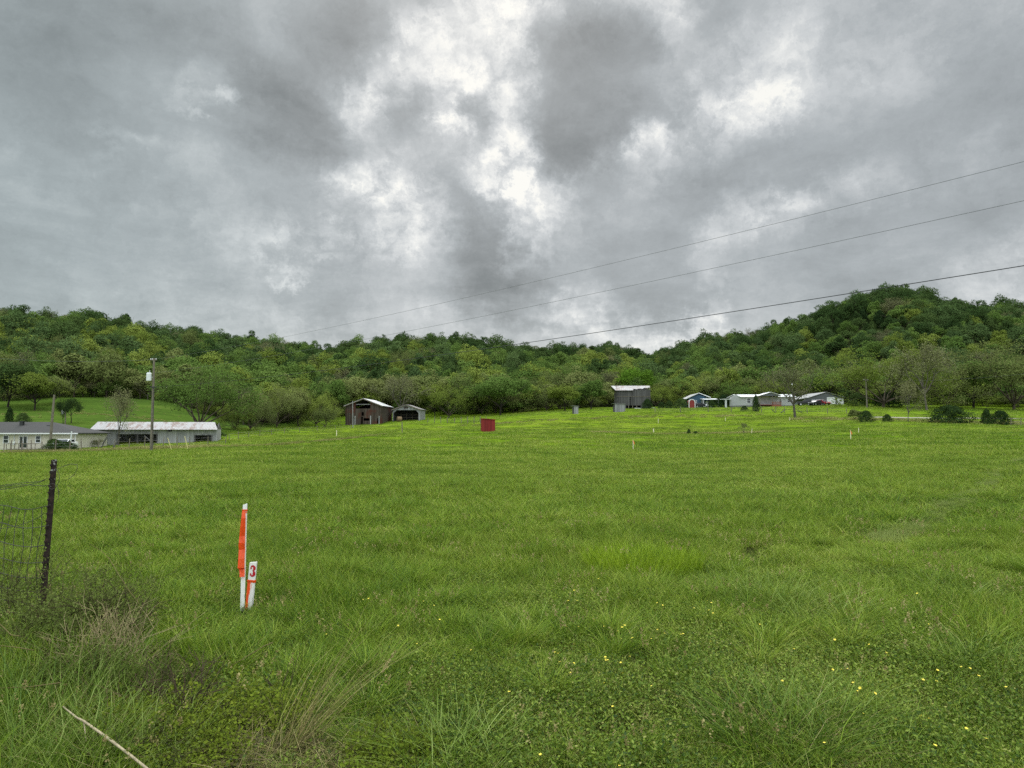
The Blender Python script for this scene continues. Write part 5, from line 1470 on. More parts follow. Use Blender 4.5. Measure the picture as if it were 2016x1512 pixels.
# ------------------------------------------------------------------ poles and wires
def crown_z(px, py, d): return at(px, py, d).z
def pole(label, px0, py0, d, px1, py1, r, mat='weathered_pole', name='utility_pole', cat='utility pole'):
    b = stand(px0, d); t = at(px1, py1, d)
    o = thing(name, label, cat, b)
    top = t - b
    MB().tube([(0, 0, -.3), top * .5, top], [r * 1.25, r * 1.05, r * .8], 12).build('pole', M[mat], o)
    return o, top, b
up, top, ub = pole('tall utility pole with a grey transformer in front of the long shed', 299.5, 888, 70, 303.5, 705, .115)
c = top * .80
tk = MB(); 
tk.tube([(c.x - .40, c.y - .12, c.z - .62), (c.x - .40, c.y - .12, c.z - .58), (c.x - .40, c.y - .12, c.z + .12), (c.x - .40, c.y - .12, c.z + .2)], [.20, .235, .235, .17], 16)
trf = tk.build('transformer', M['transformer_grey'], up, (0, 0, .2), smooth=False)
MB().tube([(c.x - .33, c.y - .12, c.z + .2), (c.x - .33, c.y - .12, c.z + .42)], .04, 8).build('bushing', M['steel'], trf)
MB().box(c.x - .22, c.x + .05, c.y - .05, c.y + .05, c.z - .1, c.z).build('hanger', M['steel'], up)
MB().box(top.x - .36, top.x + .25, top.y - .06, top.y + .06, top.z - .22, top.z - .14).build('crossarm', M['post_wood'], up)
for q_ in (-.32, -.16, .2): MB().tube([(top.x + q_, top.y, top.z - .14), (top.x + q_, top.y, top.z - .02)], [.05, .035], 8).build('insulator', M['white_paint'], up)
c = top * ((888 - 762) / 183.)
MB().box(c.x - .2, c.x + .42, c.y - .22, c.y - .16, c.z - .05, c.z + .05).build('bracket', M['cable'], up)
MB().tube([(top.x * .2 + .17, -.18, .3), (c.x + .17, c.y - .18, c.z)], .02, 6).build('conduit', M['cable'], up)
yp, t2, b2 = pole('leaning bare wooden pole beside the white house', 99.5, 880, 92, 107, 777, .15)
pole('thin yard pole with a white lamp box beside the dark pines', 128.5, 842, 131, 129, 803, .10)
o_, t3, b3 = [x for x in [None, None, None]]
lamp_o = [o for o in COL.objects if o.get('label', '').startswith('thin yard pole')][0]
tt = at(129, 803, 131) - stand(128.5, 131)
MB().box(tt.x - .62, tt.x - .28, -.15, .15, tt.z - 1.15, tt.z - .62).prism([(tt.x - .66, tt.z - .615), (tt.x - .24, tt.z - .615), (tt.x - .45, tt.z - .35)], -.2, .2).build('lamp_box', M['white_paint'], lamp_o)
MB().box(tt.x - .3, tt.x - .05, -.03, .03, tt.z - .8, tt.z - .74).build('arm', M['steel'], lamp_o)
rp_, tR, bR = pole('utility pole with a short top arm right of the grey garage', 1708, 803, 172, 1704.5, 745, .15)
MB().box(tR.x - .55, tR.x + .55, -.06, .06, tR.z - .5, tR.z - .38).build('crossarm', M['post_wood'], rp_)
for q_ in (-.45, .45): MB().tube([(tR.x + q_, 0, tR.z - .38), (tR.x + q_, 0, tR.z - .22)], .05, 8).build('insulator', M['white_paint'], rp_)
pole('thin grey pole standing against the front of the old barn', 695, 843, 176, 694.3, 789, .085, 'shed_wood', 'pole', 'pole')
pole('white-capped yard light pole behind the bare grey tree', 1562.5, 799, 200, 1559, 757, .05, 'post_wood', 'pole', 'light pole')
lp = [o for o in COL.objects if o.get('label', '').startswith('white-capped')][0]
tt = at(1560, 757, 200) - stand(1562.5, 200)
MB().tube([(tt.x - .1, 0, tt.z - .15), (tt.x - .05, 0, tt.z + .05), (tt.x + .05, 0, tt.z + .2)], [.22, .26, .1], 10).build('lamp', M['white_paint'], lp)

def wire(label, A, B, sag, rad, mat, n=48):
    A, B = Vector(A), Vector(B)
    pth = [A.lerp(B, i / n) - Vector((0, 0, 4 * sag * (i / n) * (1 - i / n))) for i in range(n + 1)]
    return tag(MB().tube(pth, rad, 6).build('power_line', M[mat], None, smooth=True), label, 'power line', 'overhead lines crossing the field')
pt = ub + top
# the span runs from the transformer pole to a pole off the right edge, nearer the camera
def span(label, za, px, py, dpx, mid, rad, mat):
    """mid = (px, py) of a point the sagging wire passes"""
    A = Vector((pt.x, 70, za))
    E = at(px, py, dpx)
    a_, y_, z_ = ray(*mid)
    # where the plan line crosses the sight line through mid
    m = a_ / y_
    t = (m * A.y - A.x) / ((E.x - A.x) - m * (E.y - A.y))
    Pm = A.lerp(E, t); zm = at(mid[0], mid[1], Pm.y).z
    Bf = A + (E - A) * 1.28
    tf = t / 1.28; te = 1 / 1.28
    # solve height of far end and sag so that the wire passes through mid and E
    za_ = A.z
    M2 = np.array([[tf, -4 * tf * (1 - tf)], [te, -4 * te * (1 - te)]])
    r_ = np.array([zm - za_, E.z - za_])
    dz_, sg = np.linalg.solve(M2, r_)
    Bf.z = za_ + dz_
    return wire(label, A, Bf, sg, rad, mat)
span('top thin power line crossing the clouds to the left utility pole', pt.z - .12, 2016, 318, 18.6, (1008, 565), .0065, 'bare_wire')
span('middle thin power line crossing the clouds to the left utility pole', ub.z + top.z * .84, 2016, 395, 17.6, (1008, 611), .0065, 'bare_wire')
span('lowest and thickest dark cable crossing in front of the right hill', ub.z + c.z, 2016, 523, 18.5, (1008, 679), .0125, 'cable')
A = pt - Vector((0, 0, .15)); wire('faint wire running left from the top of the tall left utility pole', A, at(-60, 701, 74), .35, .010, 'bare_wire')
A = bR + tR - Vector((0, 0, .5)); wire('pale wire running right from the right utility pole past the big trees', A, at(2090, 728, 132), .8, .011, 'bare_wire')

# ------------------------------------------------------------------ fences, stakes, posts
def fence(label, pts, h=1.15, r=.055, wires=(.35, .7, 1.05), mat='post_wood', lean=.07, group=None):
    o0 = Vector((pts[0][0], pts[0][1], gz(pts[0][0], pts[0][1])))
    f = thing('wire_fence', label, 'fence', o0, 0, group)
    W = [Vector((x, y, gz(x, y))) - o0 for x, y in pts]
    tops = []
    for p in W:
        hh = h * random.uniform(.85, 1.2); d = Vector((random.uniform(-lean, lean), random.uniform(-lean, lean), 1)) * hh
        MB().tube([p - Vector((0, 0, .2)), p + d], [r, r * random.uniform(.8, 1)], 7).build('post', M[mat], f)
    for z in wires:
        MB().tube([p + Vector((0, -.06, z + random.uniform(-.04, .04))) for p in W], .009, 4).build('wire', M['wire_steel'], f)
    return f, W
def P2d(px, d): 
    return (X_at(px, d), d)
f1, _ = fence('post and wire fence in front of the white house and long shed', [P2d(px, d) for px, d in [(-60, 74), (-15, 75), (10, 75.5), (24, 76), (44, 76), (64, 77), (85, 78), (110, 79), (139, 80), (163, 82), (196, 84), (228, 86), (255, 88), (285, 90), (322, 93), (350, 95), (375, 97), (410, 99), (445, 101)]], 1.35)
fence('post and wire fence running from the long shed up to the old barn', [P2d(px, d) for px, d in [(452, 116), (470, 121), (490, 126), (512, 132), (535, 138), (560, 145), (590, 153), (625, 161), (660, 168), (690, 172)]], 1.25)
fence('short line of fence posts climbing from the open shed towards the red box', [P2d(px, d) for px, d in [(842, 186), (855, 182), (868, 180), (881, 177), (895, 174), (908, 171), (921, 168), (933, 166), (946, 165), (957, 164)]], 1.45, .09)
fence('fence posts behind the bare grey tree in front of the mobile home', [P2d(px, d) for px, d in [(1290, 172), (1340, 170), (1395, 168), (1440, 165), (1500, 160), (1528, 157), (1545, 155), (1590, 152), (1630, 150), (1668, 148)]], 1.3, .08)
fence('low fence at the far right behind the dark bush pair', [P2d(px, d) for px, d in [(1990, 108), (2010, 108), (2035, 108.5), (2060, 109)]], 1.2, .05)
def lean_post(name, label, cat, px0, d, px1, py1, r, mat, dd=0.0):
    b = stand(px0, d); t = at(px1, py1, d + dd)
    return tag(MB().tube([Vector((0, 0, -.15)), (t - b) * .5, t - b], [r, r, r * .9], 8).build(name, M[mat], None, b), label, cat)
m_plain('guard_yellow', (.52, .47, .20), .6, .12, 3.0, .3)
lean_post('guy_guard', 'left of two leaning pale yellow guy guards near the utility pole', 'guy guard', 340.5, 72.5, 330, 862, .035, 'guard_yellow')
lean_post('guy_guard', 'right of two leaning pale yellow guy guards near the utility pole', 'guy guard', 372.5, 72.0, 363.5, 859, .035, 'guard_yellow')
for px0, d, px1, py1, lab in [(200, 100, 211, 859, 'diagonal brace pole leaning in the brush left of the long shed'), (222, 99, 237, 861, 'second diagonal brace pole in front of the leafless shed tree'),
                              (1536, 156, 1547, 806, 'dark diagonal brace left of the bare grey tree'), (1583, 153, 1570, 808, 'dark diagonal brace right of the bare grey tree'),
                              (1528, 158, 1519, 806, 'dark slanting log at the far end of the brace posts'), (1668, 146, 1680, 818, 'dark brace leaning beside the olive shrub'),
                              (306, 108, 284, 858, 'slanting board propped in the middle bay of the long shed')]:
    lean_post('brace_post', lab, 'post', px0, d, px1, py1, .09, 'grey_wood')
lean_post('fence_post', 'lone dark post standing in the meadow below the open shed', 'post', 792, 103, 791.5, 831, .07, 'post_wood')
lean_post('fence_post', 'grey post with a pale top against the corner of the white house', 'post', 139.5, 90, 141, 849, .07, 'transformer_grey')
m_plain('flag_orange', (.80, .17, .045), .6, .1, 4.0, .3)
m_plain('lath', (.66, .60, .44), .8, .14, 12.0, .2)
def survey_stake(px, d, ytop, label, flag=True, w=.045, lean=0.0):
    b = stand(px, d); h = at(px, ytop, d).z - b.z
    o = thing('survey_stake', label, 'stake', b, random.uniform(-.4, .4), 'survey stakes in the meadow')
    MB().prism([(-w / 2 * 1.3, -.15), (w / 2 * 1.3, -.15), (w / 2 * 1.3 + lean * h, h), (-w / 2 * 1.3 + lean * h, h)], -.015, .015).build('lath', M['lath'], o)
    if flag:
        f = MB(); zt = h * .93; hh = h * .20
        f.box(-w * .75, w * .75, -.02, .02, zt - .06, zt)
        f.add([(w * .5, -.012, zt), (w * 2.6, -.05, zt - hh * .9), (w * 3.2, -.03, zt - hh * 2.0), (w * 1.2, .0, zt - hh * 1.3), (w * .5, .012, zt), (w * 2.6, -.03, zt - hh * .9), (w * 3.2, -.01, zt - hh * 2.0), (w * 1.2, .02, zt - hh * 1.3)],
              [(0, 1, 2, 3), (7, 6, 5, 4), (0, 4, 5, 1), (1, 5, 6, 2), (2, 6, 7, 3), (3, 7, 4, 0)])
        f.build('flagging_tape', M['flag_orange'], o)
for a in [(1246, 66, 866, 'flagged wooden stake alone in the centre of the field', True), (1674, 70, 847, 'flagged wooden stake at the right with its orange ribbon blown out', True),
          (1690, 84, 842, 'small bare stake just behind the right flagged stake', False), (1286, 112, 844, 'left of two tiny bare stakes left of the lone meadow shrub', False, .06),
          (1284 + 12, 138, 824, 'tiny pale stake on the yellow rise below the tall grey barn', False, .06), (1428, 139, 822, 'tiny leaning pale stake on the rise below the mobile home', False, .06, .12),
          (1555, 132, 821, 'tiny pale stake near the foot of the bare grey tree', False, .06), (1298 - 11 + 0, 106, 844, 'right of two tiny bare stakes left of the lone meadow shrub', False, .06),
          (1479, 93, 844, 'tiny leaning pale stake right of the thin sapling weed', False, .05, .15), (663, 124, 847, 'short white stake by the fence line below the old barn', False, .09)]:
    survey_stake(*a)
# ------------------------------------------------------------------ close to the camera
rng = np.random.default_rng(77)
random.seed(8)
m, nt, out = new_mat('stake_white'); nb = NB(nt)
tc = nb.n('ShaderNodeTexCoord').outputs['Object']
mp = nb.n('ShaderNodeMapping'); mp.inputs['Scale'].default_value = (30, 30, 9); nb.link(tc, mp.inputs[0])
f = nb.noise(mp.outputs[0], 1.0, 6, .7); sp = nb.n('ShaderNodeSeparateXYZ'); nb.link(tc, sp.inputs[0])
low = nb.maprange(sp.outputs[2], .0, .34, .17, 0.0)
scuff = nb.maprange(nb.math('ADD', f, low), .63, .70, 0, .9, True)
principled(nb, out, nb.mix(scuff, nb.mix(f, (.66, .655, .62), (.82, .815, .79)), (.16, .15, .12)), .7, .2); MATS['stake_white'] = m
m, nt, out = new_mat('orange_tape'); nb = NB(nt)
tc = nb.n('ShaderNodeTexCoord').outputs['Object']; f = nb.noise(tc, 14, 3, .5)
d1 = nb.n('ShaderNodeBsdfDiffuse'); c_ = nb.mix(f, (.86, .085, .012), (.95, .16, .03)); nb.link(c_, d1.inputs[0])
t1 = nb.n('ShaderNodeBsdfTranslucent'); nb.link(c_, t1.inputs[0]); g1 = nb.n('ShaderNodeBsdfGlossy'); g1.inputs['Roughness'].default_value = .3
x1 = nb.n('ShaderNodeMixShader'); x1.inputs[0].default_value = .4; nb.link(d1.outputs[0], x1.inputs[1]); nb.link(t1.outputs[0], x1.inputs[2])
x2 = nb.n('ShaderNodeMixShader'); x2.inputs[0].default_value = .04; nb.link(x1.outputs[0], x2.inputs[1]); nb.link(g1.outputs[0], x2.inputs[2]); nb.link(x2.outputs[0], out.inputs[0]); MATS['orange_tape'] = m
m, nt, out = new_mat('orange_spray'); nb = NB(nt)
tc = nb.n('ShaderNodeTexCoord').outputs['Object']; mp = nb.n('ShaderNodeMapping'); mp.inputs['Scale'].default_value = (60, 60, 12); nb.link(tc, mp.inputs[0])
f = nb.noise(mp.outputs[0], 1.0, 5, .7); sp = nb.n('ShaderNodeSeparateXYZ'); nb.link(tc, sp.inputs[0])
edge = nb.maprange(sp.outputs[0], -.020, .022, .26, -.20); dn = nb.maprange(sp.outputs[2], .0, .24, -.10, .05)
k_ = nb.maprange(nb.math('ADD', nb.math('ADD', f, edge), dn), .50, .56, 0, 1, True)
principled(nb, out, nb.mix(k_, (.74, .73, .70), nb.mix(f, (.72, .06, .012), (.88, .13, .03))), .7, .2); MATS['orange_spray'] = m
m_plain('numeral_red', (.42, .012, .022), .6, .12, 30)
m, nt, out = new_mat('rusty_steel'); nb = NB(nt)
tc = nb.n('ShaderNodeTexCoord').outputs['Object']
f = nb.noise(tc, 26, 6, .7); f2 = nb.noise(tc, 40, 3, .5); sp = nb.n('ShaderNodeSeparateXYZ'); nb.link(tc, sp.inputs[0])
c_ = nb.ramp(f, [(.3, (.010, .008, .0075)), (.55, (.026, .018, .015)), (.75, (.062, .038, .027))])
li = nb.maprange(nb.math('ADD', f2, nb.maprange(sp.outputs[2], .9, 1.35, -.2, .06)), .60, .66, 0, .8, True)
principled(nb, out, nb.mix(li, c_, (.30, .31, .28)), .9, .2, .0, bump(nb, f, .7, .006)); MATS['rusty_steel'] = m
m_plain('old_wire', (.050, .046, .042), .7, .3, 20, .3)
m_plain('pale_wood_stick', (.36, .30, .20), .9, .3, 16, .1, 0, (.17, .14, .11))
m_plain('dark_twig', (.060, .043, .028), .95, .3, 12, .1)
m_plain('buttercup_yellow', (.78, .64, .07), .45, .08, 30, .4)
m_plain('tan_stem', (.27, .22, .12), .95, .35, 12, .1)
m_plain('brown_stem', (.14, .105, .055), .95, .35, 12, .1)
m_leaf('briar_leaf', (.055, .082, .018), (.110, .145, .036), (.185, .205, .07), .2, 9, .1)
m_leaf('bramble_leaf', (.030, .052, .012), (.075, .105, .022), (.14, .17, .045), .25, 10, .1)
m_leaf('shrub_leaf', (.045, .085, .010), (.13, .18, .02), (.24, .27, .04), .3, 12, .1)
M = MATS
# --- the tall flagged stake
b = ground_hit(477, 1203); t = at(482.5, 994, b.y)
ax = t - b; h = ax.length
st = thing('marker_stake', 'tall white survey stake with a long orange ribbon tied near its top', 'stake', b, R(12))
st.rotation_euler = (0, math.atan2(ax.x, ax.z), R(14))
w = .036
MB().box(-w / 2, w / 2, -.008, .008, -.12, h - .012).prism([(-w / 2, h - .0119), (w / 2, h - .0119), (w / 2, h + .012), (-w / 2, h)], -.008, .008).build('lath', M['stake_white'], st, bevel=.0015)
zt = h - .035
rb = MB()
rb.box(-w / 2 - .003, w / 2 + .003, -.011, .011, zt - .022, zt - .004)
rb.box(-w / 2 - .004, w / 2 + .002, -.0125, -.0112, zt - .034, zt - .026)
rows = [(0, -.024, .006), (.06, -.030, .010), (.14, -.038, .010), (.22, -.044, .009), (.28, -.047, .011), (.295, -.049, .010), (.34, -.047, .012), (.42, -.048, .010), (.50, -.052, .012), (.515, -.040, .013), (.55, -.032, .014), (.58, -.030, .014)]
V = []
sc_ = (h * .615) / .58
for i, (dz_, x0_, x1_) in enumerate(rows):
    yy = -.020 - .005 * math.sin(i * 1.9) - .010 * (i % 3) * .4
    x0_ *= .86
    V += [(x0_, yy - .006, zt - .02 - dz_ * sc_), ((x0_ + x1_) / 2, yy - .004 - .008 * math.sin(i), zt - .02 - dz_ * sc_), (x1_, min(yy + .001, -.0105), zt - .02 - dz_ * sc_)]
rb.add(V, [(i * 3 + k, i * 3 + k + 1, i * 3 + k + 4, i * 3 + k + 3) for i in range(len(rows) - 1) for k in (0, 1)])
tp_ = rb.build('ribbon', M['orange_tape'], st)
sm = tp_.modifiers.new('thickness', 'SOLIDIFY'); sm.thickness = .0006
# --- the short numbered stake
b = ground_hit(490, 1200); t = at(499.5, 1106, b.y); ax = t - b; h = ax.length
ns = thing('numbered_stake', 'short white stake with a red number 3 and an orange band', 'stake', b, 0)
ns.rotation_euler = (0, math.atan2(ax.x, ax.z), R(-8))
w = .064
MB().prism([(-w / 2, -.12), (w / 2, -.12), (w / 2, h + .004), (-w / 2, h - .008)], -.011, .011).build('board', M['stake_white'], ns, bevel=.002)
zb = h * .625
tb_ = MB().box(-w / 2 - .003, w / 2 + .003, -.0145, .0145, zb - .022, zb).box(-w / 2 - .004, w / 2 + .002, -.0165, -.0148, zb - .012, zb - .003)
tb_.build('orange_band', M['orange_tape'], ns)
MB().box(-w / 2 + .001, w / 2 - .001, -.0128, -.0112, -.05, zb - .023).build('paint_streak', M['orange_spray'], ns)
def numeral3(hh, ww):
    """bold 3 with tapering strokes: outline swept along two bowls"""
    mb = MB()
    def bowl(cx, cz, rx, rz, a0, a1, t0, tm, n=14):
        vs = []
        for i in range(n + 1):
            s_ = i / n; a = a0 + (a1 - a0) * s_
            th = t0 + (tm - t0) * math.sin(math.pi * s_) ** .8
            for sg in (-.5, .5):
                vs.append((cx + math.cos(a) * (rx + sg * th), -.0132, cz + math.sin(a) * (rz + sg * th * .55)))
        return vs, [(2 * i, 2 * i + 1, 2 * i + 3, 2 * i + 2) for i in range(n)]
    v, f = bowl(-.02 * ww, hh * .74, ww * .33, hh * .20, R(165), R(-88), ww * .20, ww * .52); mb.add(v, f)
    v, f = bowl(-.02 * ww, hh * .28, ww * .36, hh * .235, R(88), R(-165), ww * .20, ww * .56); mb.add(v, f)
    for cz in (.70, .22):
        n = 10; c = (-ww * .33, hh * cz); r = ww * .13
        mb.add([(c[0] + math.cos(2 * math.pi * i / n) * r, -.0134, c[1] + math.sin(2 * math.pi * i / n) * r * 1.1) for i in range(n)], [tuple(range(n))])
    return mb
num = numeral3(h * .235, .050)
o = num.build('number', M['numeral_red'], ns, (.006, 0, h * .70)); o['label'] = 'red painted number 3'
sm = o.modifiers.new('thickness', 'SOLIDIFY'); sm.thickness = .0008; sm.offset = 0
# --- rusty post with its slack woven wire
b = ground_hit(81, 1236); t = at(105.5, 905, b.y); ax = t - b; h = ax.length
wf = thing('wire_fence', 'rusty studded steel post with slack woven wire at the left', 'fence', b, 0)
lean = math.atan2(ax.x, ax.z)
ps = MB()
ps.box(-.021, .021, -.006, .0, -.25, h).box(-.004, .004, .0005, .034, -.25, h)
z = .06
while z < h - .02:
    ps.add([(-.026, -.012, z), (-.012, -.013, z), (-.012, -.013, z + .012), (-.026, -.012, z + .012), (-.026, -.001, z - .003), (-.012, -.001, z - .003), (-.012, -.001, z + .016), (-.026, -.001, z + .016)],
           [(0, 1, 2, 3), (0, 4, 5, 1), (1, 5, 6, 2), (2, 6, 7, 3), (3, 7, 4, 0)])
    z += .056
po = ps.build('post', M['rusty_steel'], wf); po.rotation_euler = (0, lean, R(18))
def pp(z): return Vector((math.sin(lean) * z, 0, math.cos(lean) * z))
dirn = Vector((-.86, .51, 0)).normalized()
wm = MB(); nH, nV = 8, 26
def wpt(s_, z): 
    sag = -.10 * math.sin(min(1, s_ / 3.2) * math.pi) - .03 * math.sin(s_ * 5)
    return pp(z) * (1 - min(1, s_ / .8)) + Vector((math.sin(lean) * z * .3, 0, z)) * min(1, s_ / .8) + dirn * s_ + Vector((.02 * math.sin(s_ * 7 + z * 9), .03 * math.sin(s_ * 4 + z * 6), sag * z))
zz = [.06, .16, .27, .39, .52, .66, .82, .98]
for z in zz: wm.tube([wpt(s_, z) for s_ in np.linspace(0, 3.2, 28)], .0032, 5)
for i in range(1, nV): 
    s_ = i * .125 + random.uniform(-.02, .02)
    wm.tube([wpt(s_ + random.uniform(-.012, .012), z) for z in zz], .0027, 5)
wm.build('woven_wire', M['old_wire'], wf)
lw = MB()
for z0, amp, zf, off in ((h - .14, .0, 1.02, .02), (h - .15, .05, 1.0, .05), (h - .20, .09, .95, .0), (h - .42, -.04, .72, .04)):
    lw.tube([pp(z0) + dirn * s_ + Vector((0, -.02 - off, (zf - z0) * (s_ / 1.3) ** .65 + amp * math.sin(s_ * 2.4))) for s_ in np.linspace(0, 1.3, 16)], .0022, 5)
# loose end curling off to the right of the post
lw.tube([pp(h - .09) + Vector(v) for v in ((-.02, -.02, -.03), (.03, -.03, .0), (.09, -.02, .035), (.15, -.01, .055), (.195, 0, .05), (.20, .0, .02), (.17, .01, -.03), (.13, .0, -.07))], .0022, 5)
lw.tube([pp(h - .12) + Vector((.03 + .04 * math.sin(a), -.02, .05 * math.cos(a) - .02 * a)) for a in np.linspace(0, 9, 30)], .0020, 5)
lw.build('loose_wire', M['old_wire'], wf)
# --- brush along the fence
def twigs(rng, n, rad, h0, h1, r, wander=.25, side=4, fork=2, squash=1.0):
    mb = MB(); tips = []
    for _ in range(n):
        a = rng.random() * 6.283; q = rad * math.sqrt(rng.random())
        p = Vector((q * math.cos(a), q * math.sin(a) * squash, -.03)); H = rng.uniform(h0, h1)
        d = Vector((rng.normal(0, .35), rng.normal(0, .35), 1)).normalized()
        path = [p]
        for i in range(6):
            d = (d + Vector((rng.normal(0, wander), rng.normal(0, wander), rng.normal(0, wander * .6) - .05 * i * wander))).normalized()
            p = p + d * H / 6; path.append(p)
            if i > 0: tips.append(tuple(p))
            if i in (2, 3, 4) and rng.random() < fork / 3:
                e = (d + Vector((rng.normal(0, .7), rng.normal(0, .7), rng.normal(0, .4)))).normalized()
                q2 = p + e * H * rng.uniform(.12, .3); q3 = q2 + (e + Vector((rng.normal(0, .3), rng.normal(0, .3), 0))).normalized() * H * .12
                mb.tube([p, q2, q3], [r * .6, r * .5, r * .3], side, False); tips += [tuple(q2), tuple(q3), tuple((p + q2) / 2)]
        mb.tube(path, [r * (1 - .1 * i) for i in range(len(path))], side, False)
    return mb, np.array(tips)
def brush(name, label, px, py, rad, n, h0, h1, r, stem, leaf=None, per=3, sig=.03, lsize=.016, wander=.25, squash=.7, cat='bush', fork=2):
    b = ground_hit(px, py)
    o = thing(name, label, cat, b)
    mb, tips = twigs(rng, n, rad, h0, h1, r, wander, 4, fork, squash)
    mb.build('stems', M[stem], o)
    if leaf:
        V, Q = tip_leaves(rng, tips, per, sig, lsize)
        link('leaves', mesh_np('leaves', V, Q, M[leaf]), o)
    return o
brush('briar_bush', 'dull brown-green briar bush crowding the foot of the rusty post', 130, 1285, .48, 170, .18, .44, .0026, 'dark_twig', 'briar_leaf', 5, .030, .020, .30)
brush('briar_bush', 'dense dark tuft of briar right of the rusty post', 172, 1262, .16, 80, .45, .68, .0024, 'dark_twig', 'briar_leaf', 5, .026, .018, .32)
brush('briar_bush', 'loose brown briar at the left edge behind the wire', 10, 1240, .45, 70, .35, .75, .0024, 'dark_twig', 'briar_leaf', 4, .03, .018, .22)
brush('weed_clump', 'tangle of dead brown weed stems between the briar and the stakes', 245, 1395, .42, 75, .18, .44, .0022, 'brown_stem', 'briar_leaf', 1, .03, .014, .42, .8, 'weeds')
brush('weed_clump', 'dark bare weed stems standing up right of the pale stick', 355, 1440, .10, 22, .30, .52, .0034, 'dark_twig', None, wander=.14, cat='weeds', fork=3)
brush('weed_clump', 'thin dark upright weed stem near the leaning dry grass', 560, 1395, .03, 5, .25, .36, .0028, 'dark_twig', None, wander=.10, cat='weeds', fork=2)
brush('bramble', 'low bright green bramble leaves around the dark bare stems', 440, 1440, .42, 110, .12, .30, .0018, 'dead_stem', 'shrub_leaf', 4, .03, .019, .35, .7, 'weeds')
brush('small_shrub', 'small yellow-green leafy shrub at the bottom edge of the picture', 775, 1512, .16, 95, .12, .24, .0018, 'dark_twig', 'shrub_leaf', 6, .022, .017, .35, .9)
def straw(name, label, px, py, parts, mats, cat='grass clump', rz=0.0):
    b = ground_hit(px, py)
    me = plant_mesh(name, parts, mats)
    o = link(name, me, None, (b.x, b.y, b.z - .015), rz)
    return tag(o, label, cat, 'grass clumps in the near field')
LM = [M['grass_lush'], M['grass_blade'], M['dry_straw'], M['grass_olive'], M['dead_stem']]
def clump(label, px, py, rad, hgt, n, lean=.55, lush=.6, dry=.08, w=.0062, curl=.5, mats=None):
    rad *= 1.35; n = int(n * 1.35); lean *= .85
    n1, n2, n3 = int(n * lush), int(n * (1 - lush)), max(4, int(n * dry))
    return straw('tall_grass_clump', label, px, py, [(*blades(rng, n1, rad, hgt * .6, hgt * 1.15, w, lean, 5, curl, .5), 0), (*blades(rng, n2, rad, hgt * .35, hgt, w, lean, 5, curl, .5), 1), (*blades(rng, n3, rad, hgt * .3, hgt * .9, w * .7, lean * 1.4, 5, curl, .7), 2)], mats or LM)
clump('broad soft patch of brighter taller grass right of the picture centre', 1265, 1122, .50, .36, 2600, .25, .85, .01, .0055, .25, [M['grass_bright'], M['grass_blade'], M['dry_straw']])
clump('long-bladed clump below and right of the bright soft patch', 1490, 1188, .36, .40, 380, .6, .8, .05)
clump('arching clump beside the long-bladed one, leaning left', 1640, 1225, .34, .42, 260, .8, .8, .08)
clump('star-shaped clump near the right edge of the field', 1895, 1180, .22, .34, 220, .8, .6, .06)
clump('large clump with a dry straw heart at the bottom right', 1540, 1462, .26, .42, 420, .75, .75, .30)
clump('smaller clump just right of the one with the dry heart', 1660, 1430, .13, .36, 110, .6, .9, .05)
clump('fan-shaped clump spreading right at the bottom centre', 900, 1505, .20, .34, 260, .8, .9, .08)
clump('tall lush grass in the bottom left corner', 40, 1500, .40, .42, 700, .35, .9, .06, .0075, .35)
clump('tall dark lush grass below the briar at the left edge', 70, 1400, .36, .46, 520, .35, .95, .05, .0075, .35)
clump('tall grass round the foot of the pale stick', 200, 1512, .32, .36, 420, .4, .8, .10, .007, .4)
clump('clump of long blades at the right edge above the corner', 1965, 1330, .28, .40, 240, .7, .7, .08)
clump('fresh green weeds growing up through the left of the briar', 55, 1300, .26, .42, 260, .35, .8, .15)
clump('thin clump growing beyond the small yellow-green shrub', 1010, 1250, .22, .26, 200, .5, .7, .06)
clump('tuft with reddish dry base in the lower right', 1700, 1500, .16, .22, 150, .8, .2, .5)
# dry leaning bundle and thatch
b = ground_hit(520, 1512)
dl = straw('dry_grass_clump', 'bundle of long dry grass stems leaning right over brown thatch', 560, 1490,
           [(*blades(rng, 46, .09, .62, .98, .0050, .62, 5, .18, aim=.30), 2), (*blades(rng, 26, .09, .6, .95, .006, .55, 5, .2, aim=.35), 3), (*blades(rng, 260, .26, .10, .34, .0035, .9, 5, 1.0), 2), (*blades(rng, 260, .28, .08, .28, .0035, 1.0, 5, 1.0), 4)], LM)
straw('dry_grass_clump', 'low matted brown thatch at the bottom edge left of the shrub', 690, 1530, [(*blades(rng, 240, .20, .08, .26, .0035, 1.1, 5, 1.0), 2), (*blades(rng, 160, .22, .08, .22, .0035, 1.1, 5, 1.0), 4)], LM)
straw('dry_grass_clump', 'pale tangle of dry straw beside the top of the stick', 150, 1440, [(*blades(rng, 150, .22, .12, .34, .004, .9, 5, .9), 2), (*blades(rng, 90, .22, .1, .3, .0045, .8, 5, .8), 0)], LM)
straw('dry_grass_clump', 'upright dry brown stems behind the dead weed tangle', 215, 1300, [(*blades(rng, 80, .16, .35, .62, .0035, .25, 5, .25), 2), (*blades(rng, 60, .18, .3, .5, .003, .35, 5, .3), 4)], LM)
